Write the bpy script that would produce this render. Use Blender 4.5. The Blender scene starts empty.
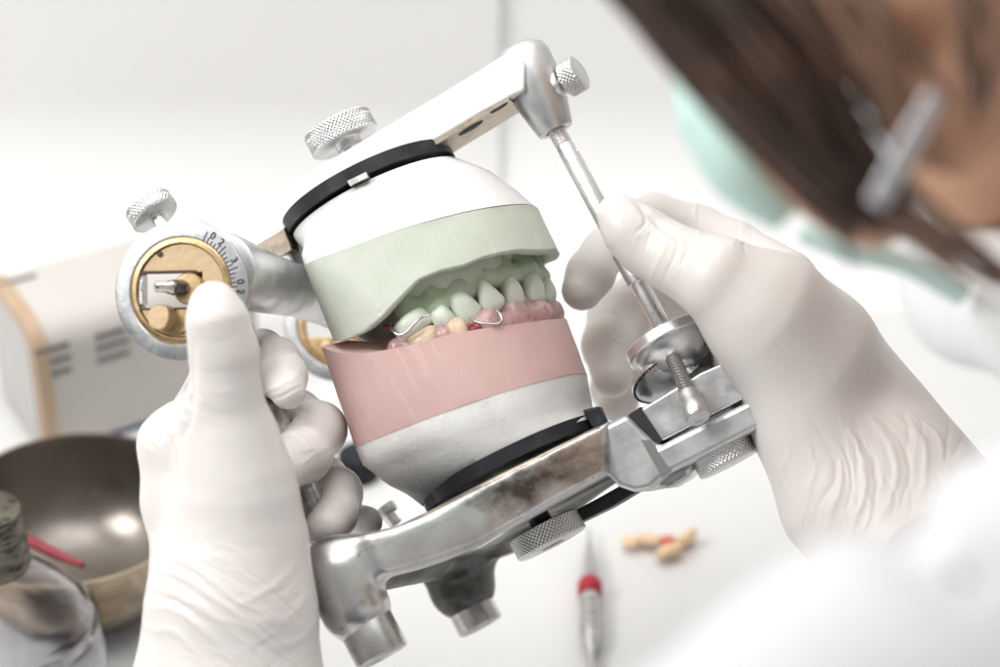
import bpy, bmesh, math, random
import numpy as np
from mathutils import Vector, Matrix
random.seed(7)
rng = np.random.default_rng(7)
C = bpy.context.scene.collection
PI = math.pi
A = lambda *v: np.array(v, dtype=float)

# ------------------------------------------------------------------ camera frame (cm) and world (m)
FPX = 2361.0                       # focal length in photo pixels (85 mm on 36 mm)
PITCH = math.radians(33); CAMH = 47.0
XV = A(1, 0, 0); YV = A(0, math.sin(PITCH), math.cos(PITCH)); ZV = A(0, -math.cos(PITCH), math.sin(PITCH))
RC = np.stack([XV, YV, ZV], 1)
def W_(v):                          # camera space cm -> world m
    v = np.asarray(v, float)
    return (v @ RC.T + A(0, 0, CAMH)) * 0.01
def P(px, py, d): return A((px-500)/FPX*d, -(py-333.5)/FPX*d, -d)
def T(px, py, h=0.0):               # point where the sight line meets the level h (cm), in world cm
    r = RC @ A((px-500)/FPX, -(py-333.5)/FPX, -1)
    return A(0, 0, CAMH) + r*((h-CAMH)/r[2])
def nrm(v): v = np.asarray(v, float); return v/np.linalg.norm(v)

# articulator frame: F forward, L to the far side, U up
L_ = A(0.24, -0.06, 0); L_[2] = -math.sqrt(1-L_[0]**2-L_[1]**2)
U_ = A(-0.455, 0.88, 0); U_[2] = -(U_[0]*L_[0]+U_[1]*L_[1])/L_[2]; U_ = nrm(U_)
F_ = nrm(np.cross(L_, U_))
if F_[0] < 0: F_ = -F_
O_ = P(450, 330, 60)
B_ = np.stack([F_, L_, U_], 1)
def G(f, l, u):
    f, l, u = np.broadcast_arrays(np.asarray(f, float), l, u)
    return O_ + np.stack([f, l, u], -1) @ B_.T
def loc(px, py, l):                 # (f,u) where the sight line meets the plane at lateral l
    r = A((px-500)/FPX, -(py-333.5)/FPX, -1)
    t = (l + O_ @ L_)/(r @ L_)
    q = r*t - O_
    return A(q @ F_, q @ U_)
def LP(px, py, l): fu = loc(px, py, l); return G(fu[0], l, fu[1])
def toloc(V): return (V-O_) @ B_
def proj(V): V = np.asarray(V); return np.stack([500+V[..., 0]/-V[..., 2]*FPX, 333.5-V[..., 1]/-V[..., 2]*FPX], -1)

# ------------------------------------------------------------------ noise
def vnoise(Pn, seed=0):
    i = np.floor(Pn).astype(np.int64); f = Pn-i; f = f*f*(3-2*f)
    def h(x, y, z):
        n = (x*73856093) ^ (y*19349663) ^ (z*83492791) ^ (seed*2654435)
        n = (n ^ (n >> 13))*1274126177 & 0xffffffff
        n = (n ^ (n >> 16)) & 0xffff
        return n/32767.5-1
    r = 0
    for a in (0, 1):
        for b in (0, 1):
            for c in (0, 1):
                w = (f[..., 0] if a else 1-f[..., 0])*(f[..., 1] if b else 1-f[..., 1])*(f[..., 2] if c else 1-f[..., 2])
                r = r+w*h(i[..., 0]+a, i[..., 1]+b, i[..., 2]+c)
    return r
def fbm(Pn, s=1., o=3, seed=0):
    r = 0; a = 1
    for k in range(o): r = r+a*vnoise(Pn*s, seed+k); a *= .5; s *= 2.1
    return r

# ------------------------------------------------------------------ materials
def new_mat(name):
    m = bpy.data.materials.new(name); m.use_nodes = True
    return m, m.node_tree.nodes, m.node_tree.links, m.node_tree.nodes['Principled BSDF']
def mat(name, col, rough=.5, metal=0, spec=.5, sss=0, sss_col=(1, .5, .4), sss_r=.003, bumps=(), var=None, rvar=None, coat=0,
        trans=0, ior=1.45, sheen=0, alpha=1, aniso=0):
    """bumps: (scale, strength, distance_m, type, stretch); var: list of (scale, colour, lo, hi, seedoffset, stretch)"""
    m, N, K, B = new_mat(name)
    B.inputs['Base Color'].default_value = (*col, 1); B.inputs['Roughness'].default_value = rough
    B.inputs['Metallic'].default_value = metal; B.inputs['Specular IOR Level'].default_value = spec
    B.inputs['Coat Weight'].default_value = coat; B.inputs['Transmission Weight'].default_value = trans
    B.inputs['IOR'].default_value = ior; B.inputs['Sheen Weight'].default_value = sheen
    B.inputs['Anisotropic'].default_value = aniso
    if sss:
        B.inputs['Subsurface Weight'].default_value = sss; B.inputs['Subsurface Radius'].default_value = sss_col
        B.inputs['Subsurface Scale'].default_value = sss_r
    tc = N.new('ShaderNodeTexCoord')
    def coord(stretch, off=0):
        mp = N.new('ShaderNodeMapping')
        if stretch and len(stretch) == 4:       # stretch along the axes of the articulator
            m0 = N.new('ShaderNodeMapping'); K.new(tc.outputs['Object'], m0.inputs[0])
            m0.inputs['Rotation'].default_value = Matrix([(RC @ v).tolist() for v in (F_, L_, U_)] if np.linalg.det(B_) > 0 else [(RC @ v).tolist() for v in (F_, -L_, U_)]).to_euler()
            K.new(m0.outputs[0], mp.inputs[0]); stretch = stretch[:3]
        else: K.new(tc.outputs['Object'], mp.inputs[0])
        mp.inputs['Scale'].default_value = stretch or (1, 1, 1); mp.inputs['Location'].default_value = (off, off*.7, off*.3)
        return mp.outputs[0]
    last = None
    for i, (sc, c, lo, hi, off, st) in enumerate(var or ()):
        n = N.new('ShaderNodeTexNoise'); n.inputs['Scale'].default_value = sc; n.inputs['Detail'].default_value = 6
        n.inputs['Roughness'].default_value = .6
        K.new(coord(st, off), n.inputs['Vector'])
        r = N.new('ShaderNodeMapRange'); r.inputs[1].default_value = lo; r.inputs[2].default_value = hi
        K.new(n.outputs[0], r.inputs[0])
        x = N.new('ShaderNodeMix'); x.data_type = 'RGBA'
        K.new(r.outputs[0], x.inputs[0])
        if last: K.new(last, x.inputs[6])
        else: x.inputs[6].default_value = (*col, 1)
        x.inputs[7].default_value = (*c, 1); last = x.outputs[2]
    if last: K.new(last, B.inputs['Base Color'])
    if rvar:
        sc, lo, hi, st = rvar
        n = N.new('ShaderNodeTexNoise'); n.inputs['Scale'].default_value = sc; n.inputs['Detail'].default_value = 5
        K.new(coord(st, 3), n.inputs['Vector'])
        r = N.new('ShaderNodeMapRange'); r.inputs[1].default_value = .3; r.inputs[2].default_value = .7
        r.inputs[3].default_value = lo; r.inputs[4].default_value = hi
        K.new(n.outputs[0], r.inputs[0]); K.new(r.outputs[0], B.inputs['Roughness'])
    prev = None
    for (sc, stg, dist, typ, st) in bumps:
        if typ == 'pit':
            n = N.new('ShaderNodeTexVoronoi'); n.inputs['Scale'].default_value = sc; K.new(coord(st), n.inputs['Vector'])
            r = N.new('ShaderNodeMapRange'); r.inputs[1].default_value = .02; r.inputs[2].default_value = .085
            K.new(n.outputs['Distance'], r.inputs[0]); o = r.outputs[0]
        else:
            n = N.new('ShaderNodeTexNoise'); n.inputs['Scale'].default_value = sc; n.inputs['Detail'].default_value = 5
            if typ == 'wrinkle': n.inputs['Distortion'].default_value = 1.2
            K.new(coord(st), n.inputs['Vector']); o = n.outputs[0]
        b = N.new('ShaderNodeBump'); b.inputs['Strength'].default_value = stg; b.inputs['Distance'].default_value = dist
        K.new(o, b.inputs['Height'])
        if prev: K.new(prev, b.inputs['Normal'])
        prev = b.outputs[0]
    if prev: K.new(prev, B.inputs['Normal'])
    return m

M = {}
M['plaster'] = mat('white_plaster', (.80, .795, .78), .75, spec=.25, bumps=((900, .25, .0004, 'n', None), (260, .12, .0006, 'n', None), (110, .3, .0004, 'pit', None)),
                   var=((60, (.74, .725, .70), .5, .75, 0, None),))
M['plaster_low'] = mat('grey_white_plaster', (.87, .865, .855), .75, spec=.25, bumps=((900, .3, .0004, 'n', None), (230, .2, .0007, 'n', None), (95, .35, .0005, 'pit', None)),
                   var=((70, (.70, .685, .665), .5, .78, 0, None),))
M['green'] = mat('green_stone', (.63, .675, .575), .6, spec=.35, bumps=((900, .2, .0003, 'n', None), (95, .4, .0004, 'pit', None), (650, .28, .0005, 'n', (1.0, 1.0, .06, 1)), (90, .15, .001, 'n', None)),
                 var=((90, (.70, .73, .66), .45, .8, 0, None), (35, (.56, .62, .50), .5, .8, 5, None), (500, (.74, .77, .72), .60, .75, 2, (1, 1, .07, 1))))
M['green_gum'] = mat('shaded_gum_stone', (.52, .62, .45), .5, spec=.4, bumps=((250, .25, .0008, 'n', None), (900, .2, .0003, 'n', None)), var=((120, (.62, .69, .56), .45, .75, 0, None), (600, (.40, .46, .35), .68, .8, 5, None)))  # same stone as the base, vestibule shade put into the greener colour
M['green_tooth'] = mat('lit_green_stone', (.70, .755, .66), .38, spec=.55, bumps=((700, .12, .0003, 'n', None),),
                 var=((300, (.70, .74, .66), .45, .75, 0, None), (700, (.42, .48, .38), .66, .8, 5, None)))  # same stone, lightened in colour to stand for light on the teeth
M['pink'] = mat('pink_stone', (.70, .475, .445), .6, spec=.3, bumps=((900, .25, .0003, 'n', None), (700, .3, .0005, 'n', (1, 1, .06, 1)), (90, .15, .001, 'n', None)),
                var=((80, (.73, .51, .485), .45, .8, 0, None), (45, (.68, .43, .40), .52, .8, 4, None), (450, (.78, .57, .54), .58, .75, 2, (1, 1, .07, 1))))
M['acrylic'] = mat('pink_acrylic', (.50, .31, .30), .22, spec=.6, sss=.3, sss_col=(1, .3, .3), sss_r=.002, bumps=((350, .5, .0006, 'n', None),),
                   var=((220, (.66, .48, .46), .45, .7, 0, None), (300, (.26, .12, .13), .6, .75, 6, None)))
M['red_acrylic'] = mat('red_acrylic', (.30, .05, .055), .25, spec=.6)
M['ivory'] = mat('ivory_tooth', (.62, .46, .33), .25, spec=.5, sss=.25, sss_col=(1, .7, .4), sss_r=.002, var=((260, (.80, .68, .54), .4, .7, 0, None),))
M['amber'] = mat('amber_tooth', (.82, .58, .36), .35, spec=.5, sss=.3, sss_col=(1, .6, .3), sss_r=.002, var=((220, (.80, .60, .40), .4, .7, 0, None),))
M['alu'] = mat('machined_aluminium', (.80, .80, .80), .30, 1, bumps=((1500, .12, .0002, 'n', (.15, 1, 1)),), rvar=(180, .22, .45, None),
               var=((200, (.70, .69, .68), .55, .8, 0, None),))
M['alu_matte'] = mat('worn_aluminium', (.66, .665, .67), .42, 1, bumps=((900, .10, .0003, 'n', None),), rvar=(120, .32, .55, None),
               var=((160, (.52, .51, .50), .55, .8, 0, None), (500, (.35, .33, .31), .66, .78, 3, None)))
M['cast'] = mat('cast_aluminium', (.66, .655, .65), .27, 1, bumps=((700, .12, .0003, 'n', (.08, 1, 1, 1)), (40, .12, .002, 'n', None)), rvar=(50, .20, .38, None),
               var=((30, (.42, .41, .40), .48, .70, 0, None), (24, (.13, .12, .11), .49, .60, 4, (1, 1, 1.6, 1)), (900, (.30, .29, .27), .64, .7, 9, (.1, 1, 1, 1))))
M['cast_dark'] = mat('shadowed_cast', (.15, .145, .14), .42, 1, bumps=((300, .4, .0006, 'n', None),), var=((60, (.05, .047, .043), .42, .6, 0, None), (35, (.45, .44, .42), .6, .72, 7, None)))  # same casting as the frame, with underside shade put into the colour
M['white_paint'] = mat('white_arm_metal', (.93, .93, .92), .38, .15, spec=.5, bumps=((700, .12, .0003, 'n', None),),
               var=((140, (.74, .62, .45), .69, .76, 0, None),))
M['brass_edge'] = mat('worn_brown_metal', (.50, .42, .34), .38, .9, bumps=((500, .2, .0003, 'n', None),), var=((220, (.33, .27, .215), .45, .7, 0, None), (60, (.42, .34, .26), .5, .7, 2, None)))
M['brass'] = mat('brass', (.56, .40, .22), .42, 1, bumps=((700, .2, .0003, 'n', None),), rvar=(250, .25, .5, None),
               var=((180, (.46, .31, .15), .5, .75, 0, None), (500, (.66, .52, .32), .58, .75, 4, None)))
M['brass_pale'] = mat('pale_brass', (.56, .43, .27), .5, .8, bumps=((600, .2, .0003, 'n', None),), var=((200, (.47, .34, .19), .5, .75, 0, None),))
M['black_plate'] = mat('black_plastic', (.018, .019, .023), .42, spec=.5, bumps=((500, .2, .0003, 'n', None),), rvar=(200, .3, .6, None), var=((140, (.05, .055, .065), .5, .8, 0, None),))
M['ink'] = mat('black_engraving', (.03, .03, .032), .7)
M['brown_ink'] = mat('dark_brown_line', (.07, .045, .03), .6)
M['steel'] = mat('polished_steel', (.62, .61, .60), .16, 1, var=((300, (.4, .39, .38), .5, .8, 0, None),))
M['dark_steel'] = mat('dark_steel', (.16, .155, .155), .3, 1)
M['knurl'] = mat('knurled_steel', (.72, .72, .715), .30, 1)
M['glove'] = mat('white_latex', (.755, .722, .69), .38, spec=.4, sss=.25, sss_col=(1, .72, .6), sss_r=.005,
                 bumps=((60, .10, .001, 'wrinkle', (1, 1, 2.6)), (330, .22, .0004, 'wrinkle', (2.2, 1, 1)), (1500, .15, .0002, 'n', None)),
                 var=((35, (.75, .70, .67), .45, .75, 0, None),))
M['table'] = mat('white_table', (.76, .757, .75), .38, spec=.4, bumps=((60, .02, .001, 'n', None),), var=((9, (.72, .715, .71), .45, .75, 0, None),))
M['wall'] = mat('white_wall', (.88, .88, .875), .8, spec=.2, var=((3, (.87, .87, .86), .4, .7, 0, None),))
M['panel'] = mat('grey_white_panel', (.83, .825, .815), .7, spec=.2)
M['cream'] = mat('cream_enamel', (.60, .575, .535), .45, spec=.4, var=((12, (.56, .535, .495), .4, .7, 0, None),))
M['cream_dark'] = mat('grey_enamel', (.52, .51, .49), .5)
M['vent'] = mat('vent_dark', (.18, .165, .15), .7)
M['wood'] = mat('tan_wood', (.55, .40, .28), .5, var=((40, (.46, .32, .21), .4, .7, 0, (6, 6, .6)),), bumps=((120, .2, .0006, 'n', (4, 4, .5)),))
M['blue'] = mat('dark_blue', (.02, .06, .13), .5)
M['bowl'] = mat('tarnished_bowl_metal', (.21, .185, .165), .3, 1, bumps=((200, .12, .0006, 'n', None),), rvar=(60, .28, .48, None),
               var=((25, (.22, .18, .145), .5, .75, 0, None), (70, (.12, .085, .06), .64, .8, 4, None), (400, (.75, .72, .68), .70, .76, 8, None)))
M['bowl_out'] = mat('tarnished_bowl_outside', (.44, .36, .26), .33, 1, bumps=((200, .2, .0006, 'n', None),),
               var=((40, (.24, .17, .11), .45, .65, 0, (1, 1, 2.5)), (70, (.55, .50, .44), .55, .75, 4, None)))
M['red'] = mat('red_plastic', (.28, .015, .03), .3, bumps=((200, .5, .001, 'n', None),))
M['redring'] = mat('red_ring', (.42, .012, .03), .35)
M['glass'] = mat('clear_glass', (.975, .965, .985), .02, trans=1, ior=1.45)
M['cap'] = mat('corroded_cap', (.17, .155, .125), .35, 1, bumps=((400, .2, .0005, 'n', None),), var=((190, (.05, .05, .045), .45, .6, 0, (1, 1, 4)), (170, (.40, .32, .18), .60, .72, 4, (1, 1, 4))))
M['skin'] = mat('skin', (.58, .34, .225), .5, spec=.35, sss=.2, sss_col=(1, .4, .25), sss_r=.006, var=((25, (.50, .26, .165), .45, .75, 0, None),), bumps=((600, .1, .0004, 'n', None),))
M['lip'] = mat('lip_skin', (.34, .12, .10), .45)
M['hair'] = mat('dark_brown_hair', (.055, .032, .024), .42, spec=.5, var=((60, (.13, .072, .048), .45, .7, 0, None),))
M['hair_brown'] = mat('brown_hair', (.24, .145, .10), .45, var=((80, (.10, .06, .045), .45, .7, 0, None),))
M['mask'] = mat('green_mask_cloth', (.55, .75, .69), .85, bumps=((400, .3, .0005, 'n', None),))
M['coat'] = mat('white_coat_cloth', (.60, .60, .61), .9, spec=.15, sheen=.2, bumps=((900, .2, .0004, 'n', None),))
M['teal'] = mat('teal_cloth', (.60, .77, .73), .85)
M['silver'] = mat('silver', (.85, .84, .86), .3, .8, var=((600, (.2, .19, .19), .5, .7, 0, None),))
M['eye'] = mat('eye_white', (.75, .72, .70), .15)
M['navy'] = mat('navy_plastic', (.008, .010, .016), .5)
M['clearp'] = mat('clear_plastic', (.95, .95, .95), .08, trans=1, ior=1.3)
M['shade'] = mat('grey_thread_metal', (.45, .44, .43), .35, 1)

# ------------------------------------------------------------------ objects
ORG = {}
def empty(name, base_m, label, cat, group=None):
    o = bpy.data.objects.new(name, None); C.objects.link(o); o.location = Vector(base_m); o.empty_display_size = .01
    o['label'] = label; o['category'] = cat
    if group: o['group'] = group
    ORG[o.name] = np.array(base_m, float)
    return o
def tag(o, label, cat, group=None, kind=None):
    if kind: o['kind'] = kind
    else: o['label'] = label; o['category'] = cat
    if group: o['group'] = group
    return o
def part(name, V, Fc, m, parent=None, smooth=True, sharp=None, bevel=None, world=False, org=None, subdiv=0, label=None):
    """V camera-space cm (or world metres when world=True)"""
    V = np.asarray(V, float)
    if not world: V = W_(V)
    c = np.array(org, float) if org is not None else (V.min(0)+V.max(0))/2
    me = bpy.data.meshes.new(name)
    if isinstance(Fc, np.ndarray):
        nq = len(Fc); vv = (V-c).astype(np.float32)
        me.vertices.add(len(V)); me.vertices.foreach_set('co', vv.ravel())
        me.loops.add(nq*4); me.loops.foreach_set('vertex_index', Fc.astype(np.int32).ravel())
        me.polygons.add(nq); me.polygons.foreach_set('loop_start', np.arange(0, nq*4, 4, dtype=np.int32))
        me.polygons.foreach_set('loop_total', np.full(nq, 4, np.int32)); me.update(calc_edges=True)
        n_ = np.cross(vv[Fc[:, 2]]-vv[Fc[:, 0]], vv[Fc[:, 3]]-vv[Fc[:, 1]]); vol = ((vv[Fc].mean(1)*n_).sum())
        if vol < 0: me.flip_normals()
    else:
        me.from_pydata([tuple(v) for v in (V-c)], [], [tuple(int(i) for i in f) for f in Fc]); me.update()
        bm = bmesh.new(); bm.from_mesh(me); bmesh.ops.recalc_face_normals(bm, faces=bm.faces); bm.to_mesh(me); bm.free()
    o = bpy.data.objects.new(name, me); C.objects.link(o)
    ms = m if isinstance(m, (list, tuple)) else [m]
    for x in ms: me.materials.append(x)
    if smooth:
        me.polygons.foreach_set('use_smooth', [True]*len(me.polygons))
        if sharp: me.set_sharp_from_angle(angle=math.radians(sharp))
    base = ORG[parent.name] if parent else np.zeros(3)
    if parent: o.parent = parent
    o.location = Vector(c-base); ORG[o.name] = c
    if bevel:
        b = o.modifiers.new('bevel', 'BEVEL'); b.width = bevel*.01; b.segments = 3; b.limit_method = 'ANGLE'; b.angle_limit = math.radians(35)
        b.harden_normals = False
    if subdiv:
        s = o.modifiers.new('sub', 'SUBSURF'); s.levels = subdiv; s.render_levels = subdiv
    if label: o['label'] = label
    return o
def join(parts):
    Vs = []; Fs = []; n = 0
    for V, Fc in parts:
        V = np.asarray(V); Vs.append(V); Fs += [tuple(i+n for i in f) for f in Fc]; n += len(V)
    return np.concatenate(Vs), Fs

# ------------------------------------------------------------------ shape builders (return V, F)
def frame_of(ax, ref=None):
    ax = nrm(ax); ref = A(0, 0, 1) if ref is None else np.asarray(ref, float)
    if abs(ax @ nrm(ref)) > .98: ref = A(1, 0, 0)
    e1 = nrm(ref-ax*(ref @ ax)); e2 = np.cross(ax, e1)
    return ax, e1, e2
def lathe(prof, base, axis, n=64, ref=None, caps=True, disp=None):
    """prof: (r, h) along axis"""
    ax, e1, e2 = frame_of(axis, ref); base = np.asarray(base, float)
    th = np.linspace(0, 2*PI, n, endpoint=False); V = []; Fc = []
    for k, (r, h) in enumerate(prof):
        rr = np.full(n, float(r))
        if disp is not None: rr = rr+disp(k, th)
        V.append(base+ax*h+np.outer(rr*np.cos(th), e1)+np.outer(rr*np.sin(th), e2))
    V = np.concatenate(V)
    for k in range(len(prof)-1):
        for i in range(n): j = (i+1) % n; Fc.append((k*n+i, k*n+j, (k+1)*n+j, (k+1)*n+i))
    if caps:
        if prof[0][0] > 1e-4: Fc.append(tuple(range(n))[::-1])
        if prof[-1][0] > 1e-4: Fc.append(tuple(range((len(prof)-1)*n, len(prof)*n)))
    return V, Fc
def knurled(R, h, base, axis, teeth=34, depth=.035, bev=.05, ref=None):
    """a knurled grip: crossed diagonal grooves cut in the rim"""
    rows = max(10, int(h/.035)); n = teeth*8
    prof = [(.001, 0), (R-bev-.02, 0), (R-.02, bev*.5)]
    z0 = bev; z1 = h-bev
    for k in range(rows+1): prof.append((R, z0+(z1-z0)*k/rows))
    prof += [(R-.02, h-bev*.5), (R-bev-.02, h), (.001, h)]
    pitch = 2*PI*R/teeth
    def disp(k, th):
        if k < 3 or k > 3+rows: return 0*th
        z = prof[k][1]; a = th*teeth/(2*PI); b = z/pitch
        g1 = np.abs(((a+b) % 1)-.5)*2; g2 = np.abs(((a-b) % 1)-.5)*2
        return -depth*(1-np.clip(np.minimum(g1, g2)*2.2, 0, 1))
    return lathe(prof, base, axis, n, ref, caps=False, disp=disp)
def tube(pts, r, n=12, closed_caps=True, sub=6):
    pts = np.asarray(pts, float); rs = np.full(len(pts), r, float) if np.isscalar(r) else np.asarray(r, float)
    if sub > 1 and len(pts) > 2:
        Q = []; R = []
        for i in range(len(pts)-1):
            p0, p1, p2, p3 = pts[max(i-1, 0)], pts[i], pts[i+1], pts[min(i+2, len(pts)-1)]
            for k in range(sub):
                t = k/sub
                Q.append(.5*((2*p1)+(-p0+p2)*t+(2*p0-5*p1+4*p2-p3)*t*t+(-p0+3*p1-3*p2+p3)*t**3)); R.append(rs[i]*(1-t)+rs[i+1]*t)
        Q.append(pts[-1]); R.append(rs[-1]); pts = np.array(Q); rs = np.array(R)
    V = []; Fc = []; tan = np.gradient(pts, axis=0); e1 = None
    th = np.linspace(0, 2*PI, n, endpoint=False)
    for i in range(len(pts)):
        t = nrm(tan[i]+1e-9)
        if e1 is None: _, e1, e2 = frame_of(t)
        else: e1 = nrm(e1-t*(e1 @ t)); e2 = np.cross(t, e1)
        V.append(pts[i]+rs[i]*(np.outer(np.cos(th), e1)+np.outer(np.sin(th), e2)))
    for k in range(len(pts)-1):
        for i in range(n): j = (i+1) % n; Fc.append((k*n+i, k*n+j, (k+1)*n+j, (k+1)*n+i))
    Fc.append(tuple(range(n))[::-1]); Fc.append(tuple(range((len(pts)-1)*n, len(pts)*n)))
    return np.concatenate(V), Fc
def prism(p0, p1):
    """two matching rings of points"""
    n = len(p0); V = np.concatenate([p0, p1])
    Fc = [tuple(range(n))[::-1], tuple(range(n, 2*n))]
    for i in range(n): j = (i+1) % n; Fc.append((i, j, n+j, n+i))
    return V, Fc
def lprism(px, l0, l1, taper=None):
    """pixel outline traced on the plane l0, extruded to l1 in the articulator frame"""
    fu = np.array([loc(x, y, l0) for x, y in px])
    return prism(G(fu[:, 0], l0, fu[:, 1]), G(fu[:, 0], l1, fu[:, 1]))
def box(c, ex, ey, ez):
    c = np.asarray(c, float); V = []
    for a in (-1, 1):
        for b in (-1, 1):
            for d in (-1, 1): V.append(c+a*ex+b*ey+d*ez)
    return np.array(V), [(0, 1, 3, 2), (4, 6, 7, 5), (0, 4, 5, 1), (2, 3, 7, 6), (0, 2, 6, 4), (1, 5, 7, 3)]

def surface_nets(D, org, h):
    s = D < 0; nx, ny, nz = D.shape
    acc = np.zeros((nx-1, ny-1, nz-1, 3), np.float32); cnt = np.zeros((nx-1, ny-1, nz-1), np.float32)
    quads = []
    idx = np.full((nx-1, ny-1, nz-1), -1, np.int64); todo = []
    for ax in range(3):
        a = [slice(None)]*3; b = [slice(None)]*3; a[ax] = slice(0, -1); b[ax] = slice(1, None)
        da = D[tuple(a)]; db = D[tuple(b)]; c = (s[tuple(a)] != s[tuple(b)])
        I = np.argwhere(c)
        va = da[c]; vb = db[c]; t = va/(va-vb)
        pos = I.astype(np.float32); pos[:, ax] += t
        o1, o2 = [(1, 2), (2, 0), (0, 1)][ax]
        cells = []
        for du, dv in ((-1, -1), (0, -1), (0, 0), (-1, 0)):
            J = I.copy(); J[:, o1] += du; J[:, o2] += dv; cells.append(J)
        dims = np.array([nx-1, ny-1, nz-1])
        for J in cells:
            ok = ((J >= 0) & (J < dims)).all(1); j = J[ok]
            np.add.at(acc, (j[:, 0], j[:, 1], j[:, 2]), pos[ok]); np.add.at(cnt, (j[:, 0], j[:, 1], j[:, 2]), 1)
        ok = np.all([((J >= 0) & (J < dims)).all(1) for J in cells], axis=0)
        todo.append(([J[ok] for J in cells], (va < 0)[ok]))
    act = cnt > 0; idx[act] = np.arange(act.sum())
    V = acc[act]/cnt[act][:, None]
    for cells, neg in todo:
        q = np.stack([idx[J[:, 0], J[:, 1], J[:, 2]] for J in cells], 1)
        q[~neg] = q[~neg][:, ::-1]; quads.append(q)
    return V*h+org, np.concatenate(quads)
def sdf_mesh(fn, lo, hi, h):
    lo = np.asarray(lo, float); hi = np.asarray(hi, float)
    ns = np.ceil((hi-lo)/h).astype(int)+1
    ax = [lo[i]+h*np.arange(ns[i]) for i in range(3)]
    X = np.stack(np.meshgrid(*ax, indexing='ij'), -1).astype(np.float32)
    return surface_nets(fn(X), lo, h)
def cone_sdf(X, a, b, ra, rb):
    a = np.asarray(a, np.float32); b = np.asarray(b, np.float32); ab = b-a
    t = np.clip(((X-a) @ ab)/max(float(ab @ ab), 1e-8), 0, 1)
    return np.linalg.norm(X-a-t[..., None]*ab, axis=-1)-(ra+(rb-ra)*t)
def smin(a, b, k):
    h = np.clip(.5+.5*(b-a)/k, 0, 1); return b+(a-b)*h-k*h*(1-h)
def chain_sdf(X, pts, k=.25):
    d = None
    for (a, ra), (b, rb) in zip(pts[:-1], pts[1:]):
        e = cone_sdf(X, a, b, ra, rb); d = e if d is None else smin(d, e, k)
    return d
def ell_sdf(X, c, R, axes=None):
    q = X-np.asarray(c, np.float32)
    if axes is not None: q = q @ np.asarray(axes, np.float32).T
    R = np.asarray(R, np.float32); k0 = np.linalg.norm(q/R, axis=-1); k1 = np.linalg.norm(q/(R*R), axis=-1)+1e-6
    return k0*(k0-1)/k1
def poly_sdf(Px, Py, poly):
    poly = np.asarray(poly, float); n = len(poly); d = np.full(Px.shape, 1e9); s = np.ones(Px.shape)
    for i in range(n):
        a = poly[i]; b = poly[i-1]; ex, ey = b-a; wx = Px-a[0]; wy = Py-a[1]
        t = np.clip((wx*ex+wy*ey)/(ex*ex+ey*ey), 0, 1); bx = wx-ex*t; by = wy-ey*t
        d = np.minimum(d, bx*bx+by*by)
        c1 = Py >= a[1]; c2 = Py < b[1]; c3 = ex*wy > ey*wx
        s = np.where((c1 & c2 & c3) | (~c1 & ~c2 & ~c3), -s, s)
    return s*np.sqrt(d)
def vnormals(V, Q):
    n = np.cross(V[Q[:, 2]]-V[Q[:, 0]], V[Q[:, 3]]-V[Q[:, 1]]); N = np.zeros_like(V)
    for k in range(4): np.add.at(N, Q[:, k], n)
    return N/(np.linalg.norm(N, axis=1)[:, None]+1e-9)
def quad_sub(V, Q):
    E = np.concatenate([Q[:, [0, 1]], Q[:, [1, 2]], Q[:, [2, 3]], Q[:, [3, 0]]]); Es = np.sort(E, 1)
    key = Es[:, 0]*len(V)+Es[:, 1]; uk, inv = np.unique(key, return_inverse=True)
    a, b = uk//len(V), uk % len(V); em = (V[a]+V[b])/2; fm = V[Q].mean(1)
    n = len(V); m = len(Q); e = inv.reshape(4, m)+n; f = np.arange(m)+n+len(uk)
    V2 = np.concatenate([V, em, fm])
    Q2 = np.concatenate([np.stack([Q[:, k], e[k], f, e[(k-1) % 4]], 1) for k in range(4)])
    return V2, Q2
def relax(V, Q, it=2, w=.5):
    for _ in range(it):
        S = np.zeros_like(V); c = np.zeros(len(V))
        for a, b in ((0, 1), (1, 2), (2, 3), (3, 0)):
            np.add.at(S, Q[:, a], V[Q[:, b]]); np.add.at(c, Q[:, a], 1); np.add.at(S, Q[:, b], V[Q[:, a]]); np.add.at(c, Q[:, b], 1)
        V = V*(1-w)+w*S/c[:, None]
    return V

# ================================================================== SETTING
def worldbox(name, x0, x1, y0, y1, z0, z1, m, parent=None, bevel=None):
    V = np.array([(x, y, z) for x in (x0, x1) for y in (y0, y1) for z in (z0, z1)])*.01
    Fc = [(0, 1, 3, 2), (4, 6, 7, 5), (0, 4, 5, 1), (2, 3, 7, 6), (0, 2, 6, 4), (1, 5, 7, 3)]
    return part(name, V, Fc, m, parent, smooth=False, world=True, bevel=bevel)
YW = 80.0
def sheet(name, prof, x0, x1, m, nx=2):
    V = []; Fc = []
    for x in (x0, x1):
        for y, z in prof: V.append((x*.01, y*.01, z*.01))
    n = len(prof)
    for i in range(n-1): Fc.append((i, i+1, n+i+1, n+i))
    return part(name, V, Fc, m, world=True)
tb = sheet('table_top', [(-25, 0), (YW-6, 0)], -110, 110, M['table']); tag(tb, 0, 0, kind='structure')
cove = [(YW-6+6*math.sin(t), 6-6*math.cos(t)) for t in np.linspace(0, PI/2, 16)]
r = RC @ A((497-500)/FPX, -(40-333.5)/FPX, -1); xe = r[0]*(YW-.3)/r[1]
wl = sheet('wall', cove+[(YW, 90)], xe-.3, 110, M['wall']); tag(wl, 0, 0, kind='structure')
cove2 = [(YW-6.3+6*math.sin(t), 6.01-6*math.cos(t)) for t in np.linspace(0.03, PI/2, 16)]
pn = sheet('wall_panel', cove2+[(YW-.3, 90), (YW+.1, 90)], -110, xe, M['panel'])      # the greyer panel left of the joint stands 3 mm proud
tag(pn, 0, 0, kind='structure')
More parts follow.
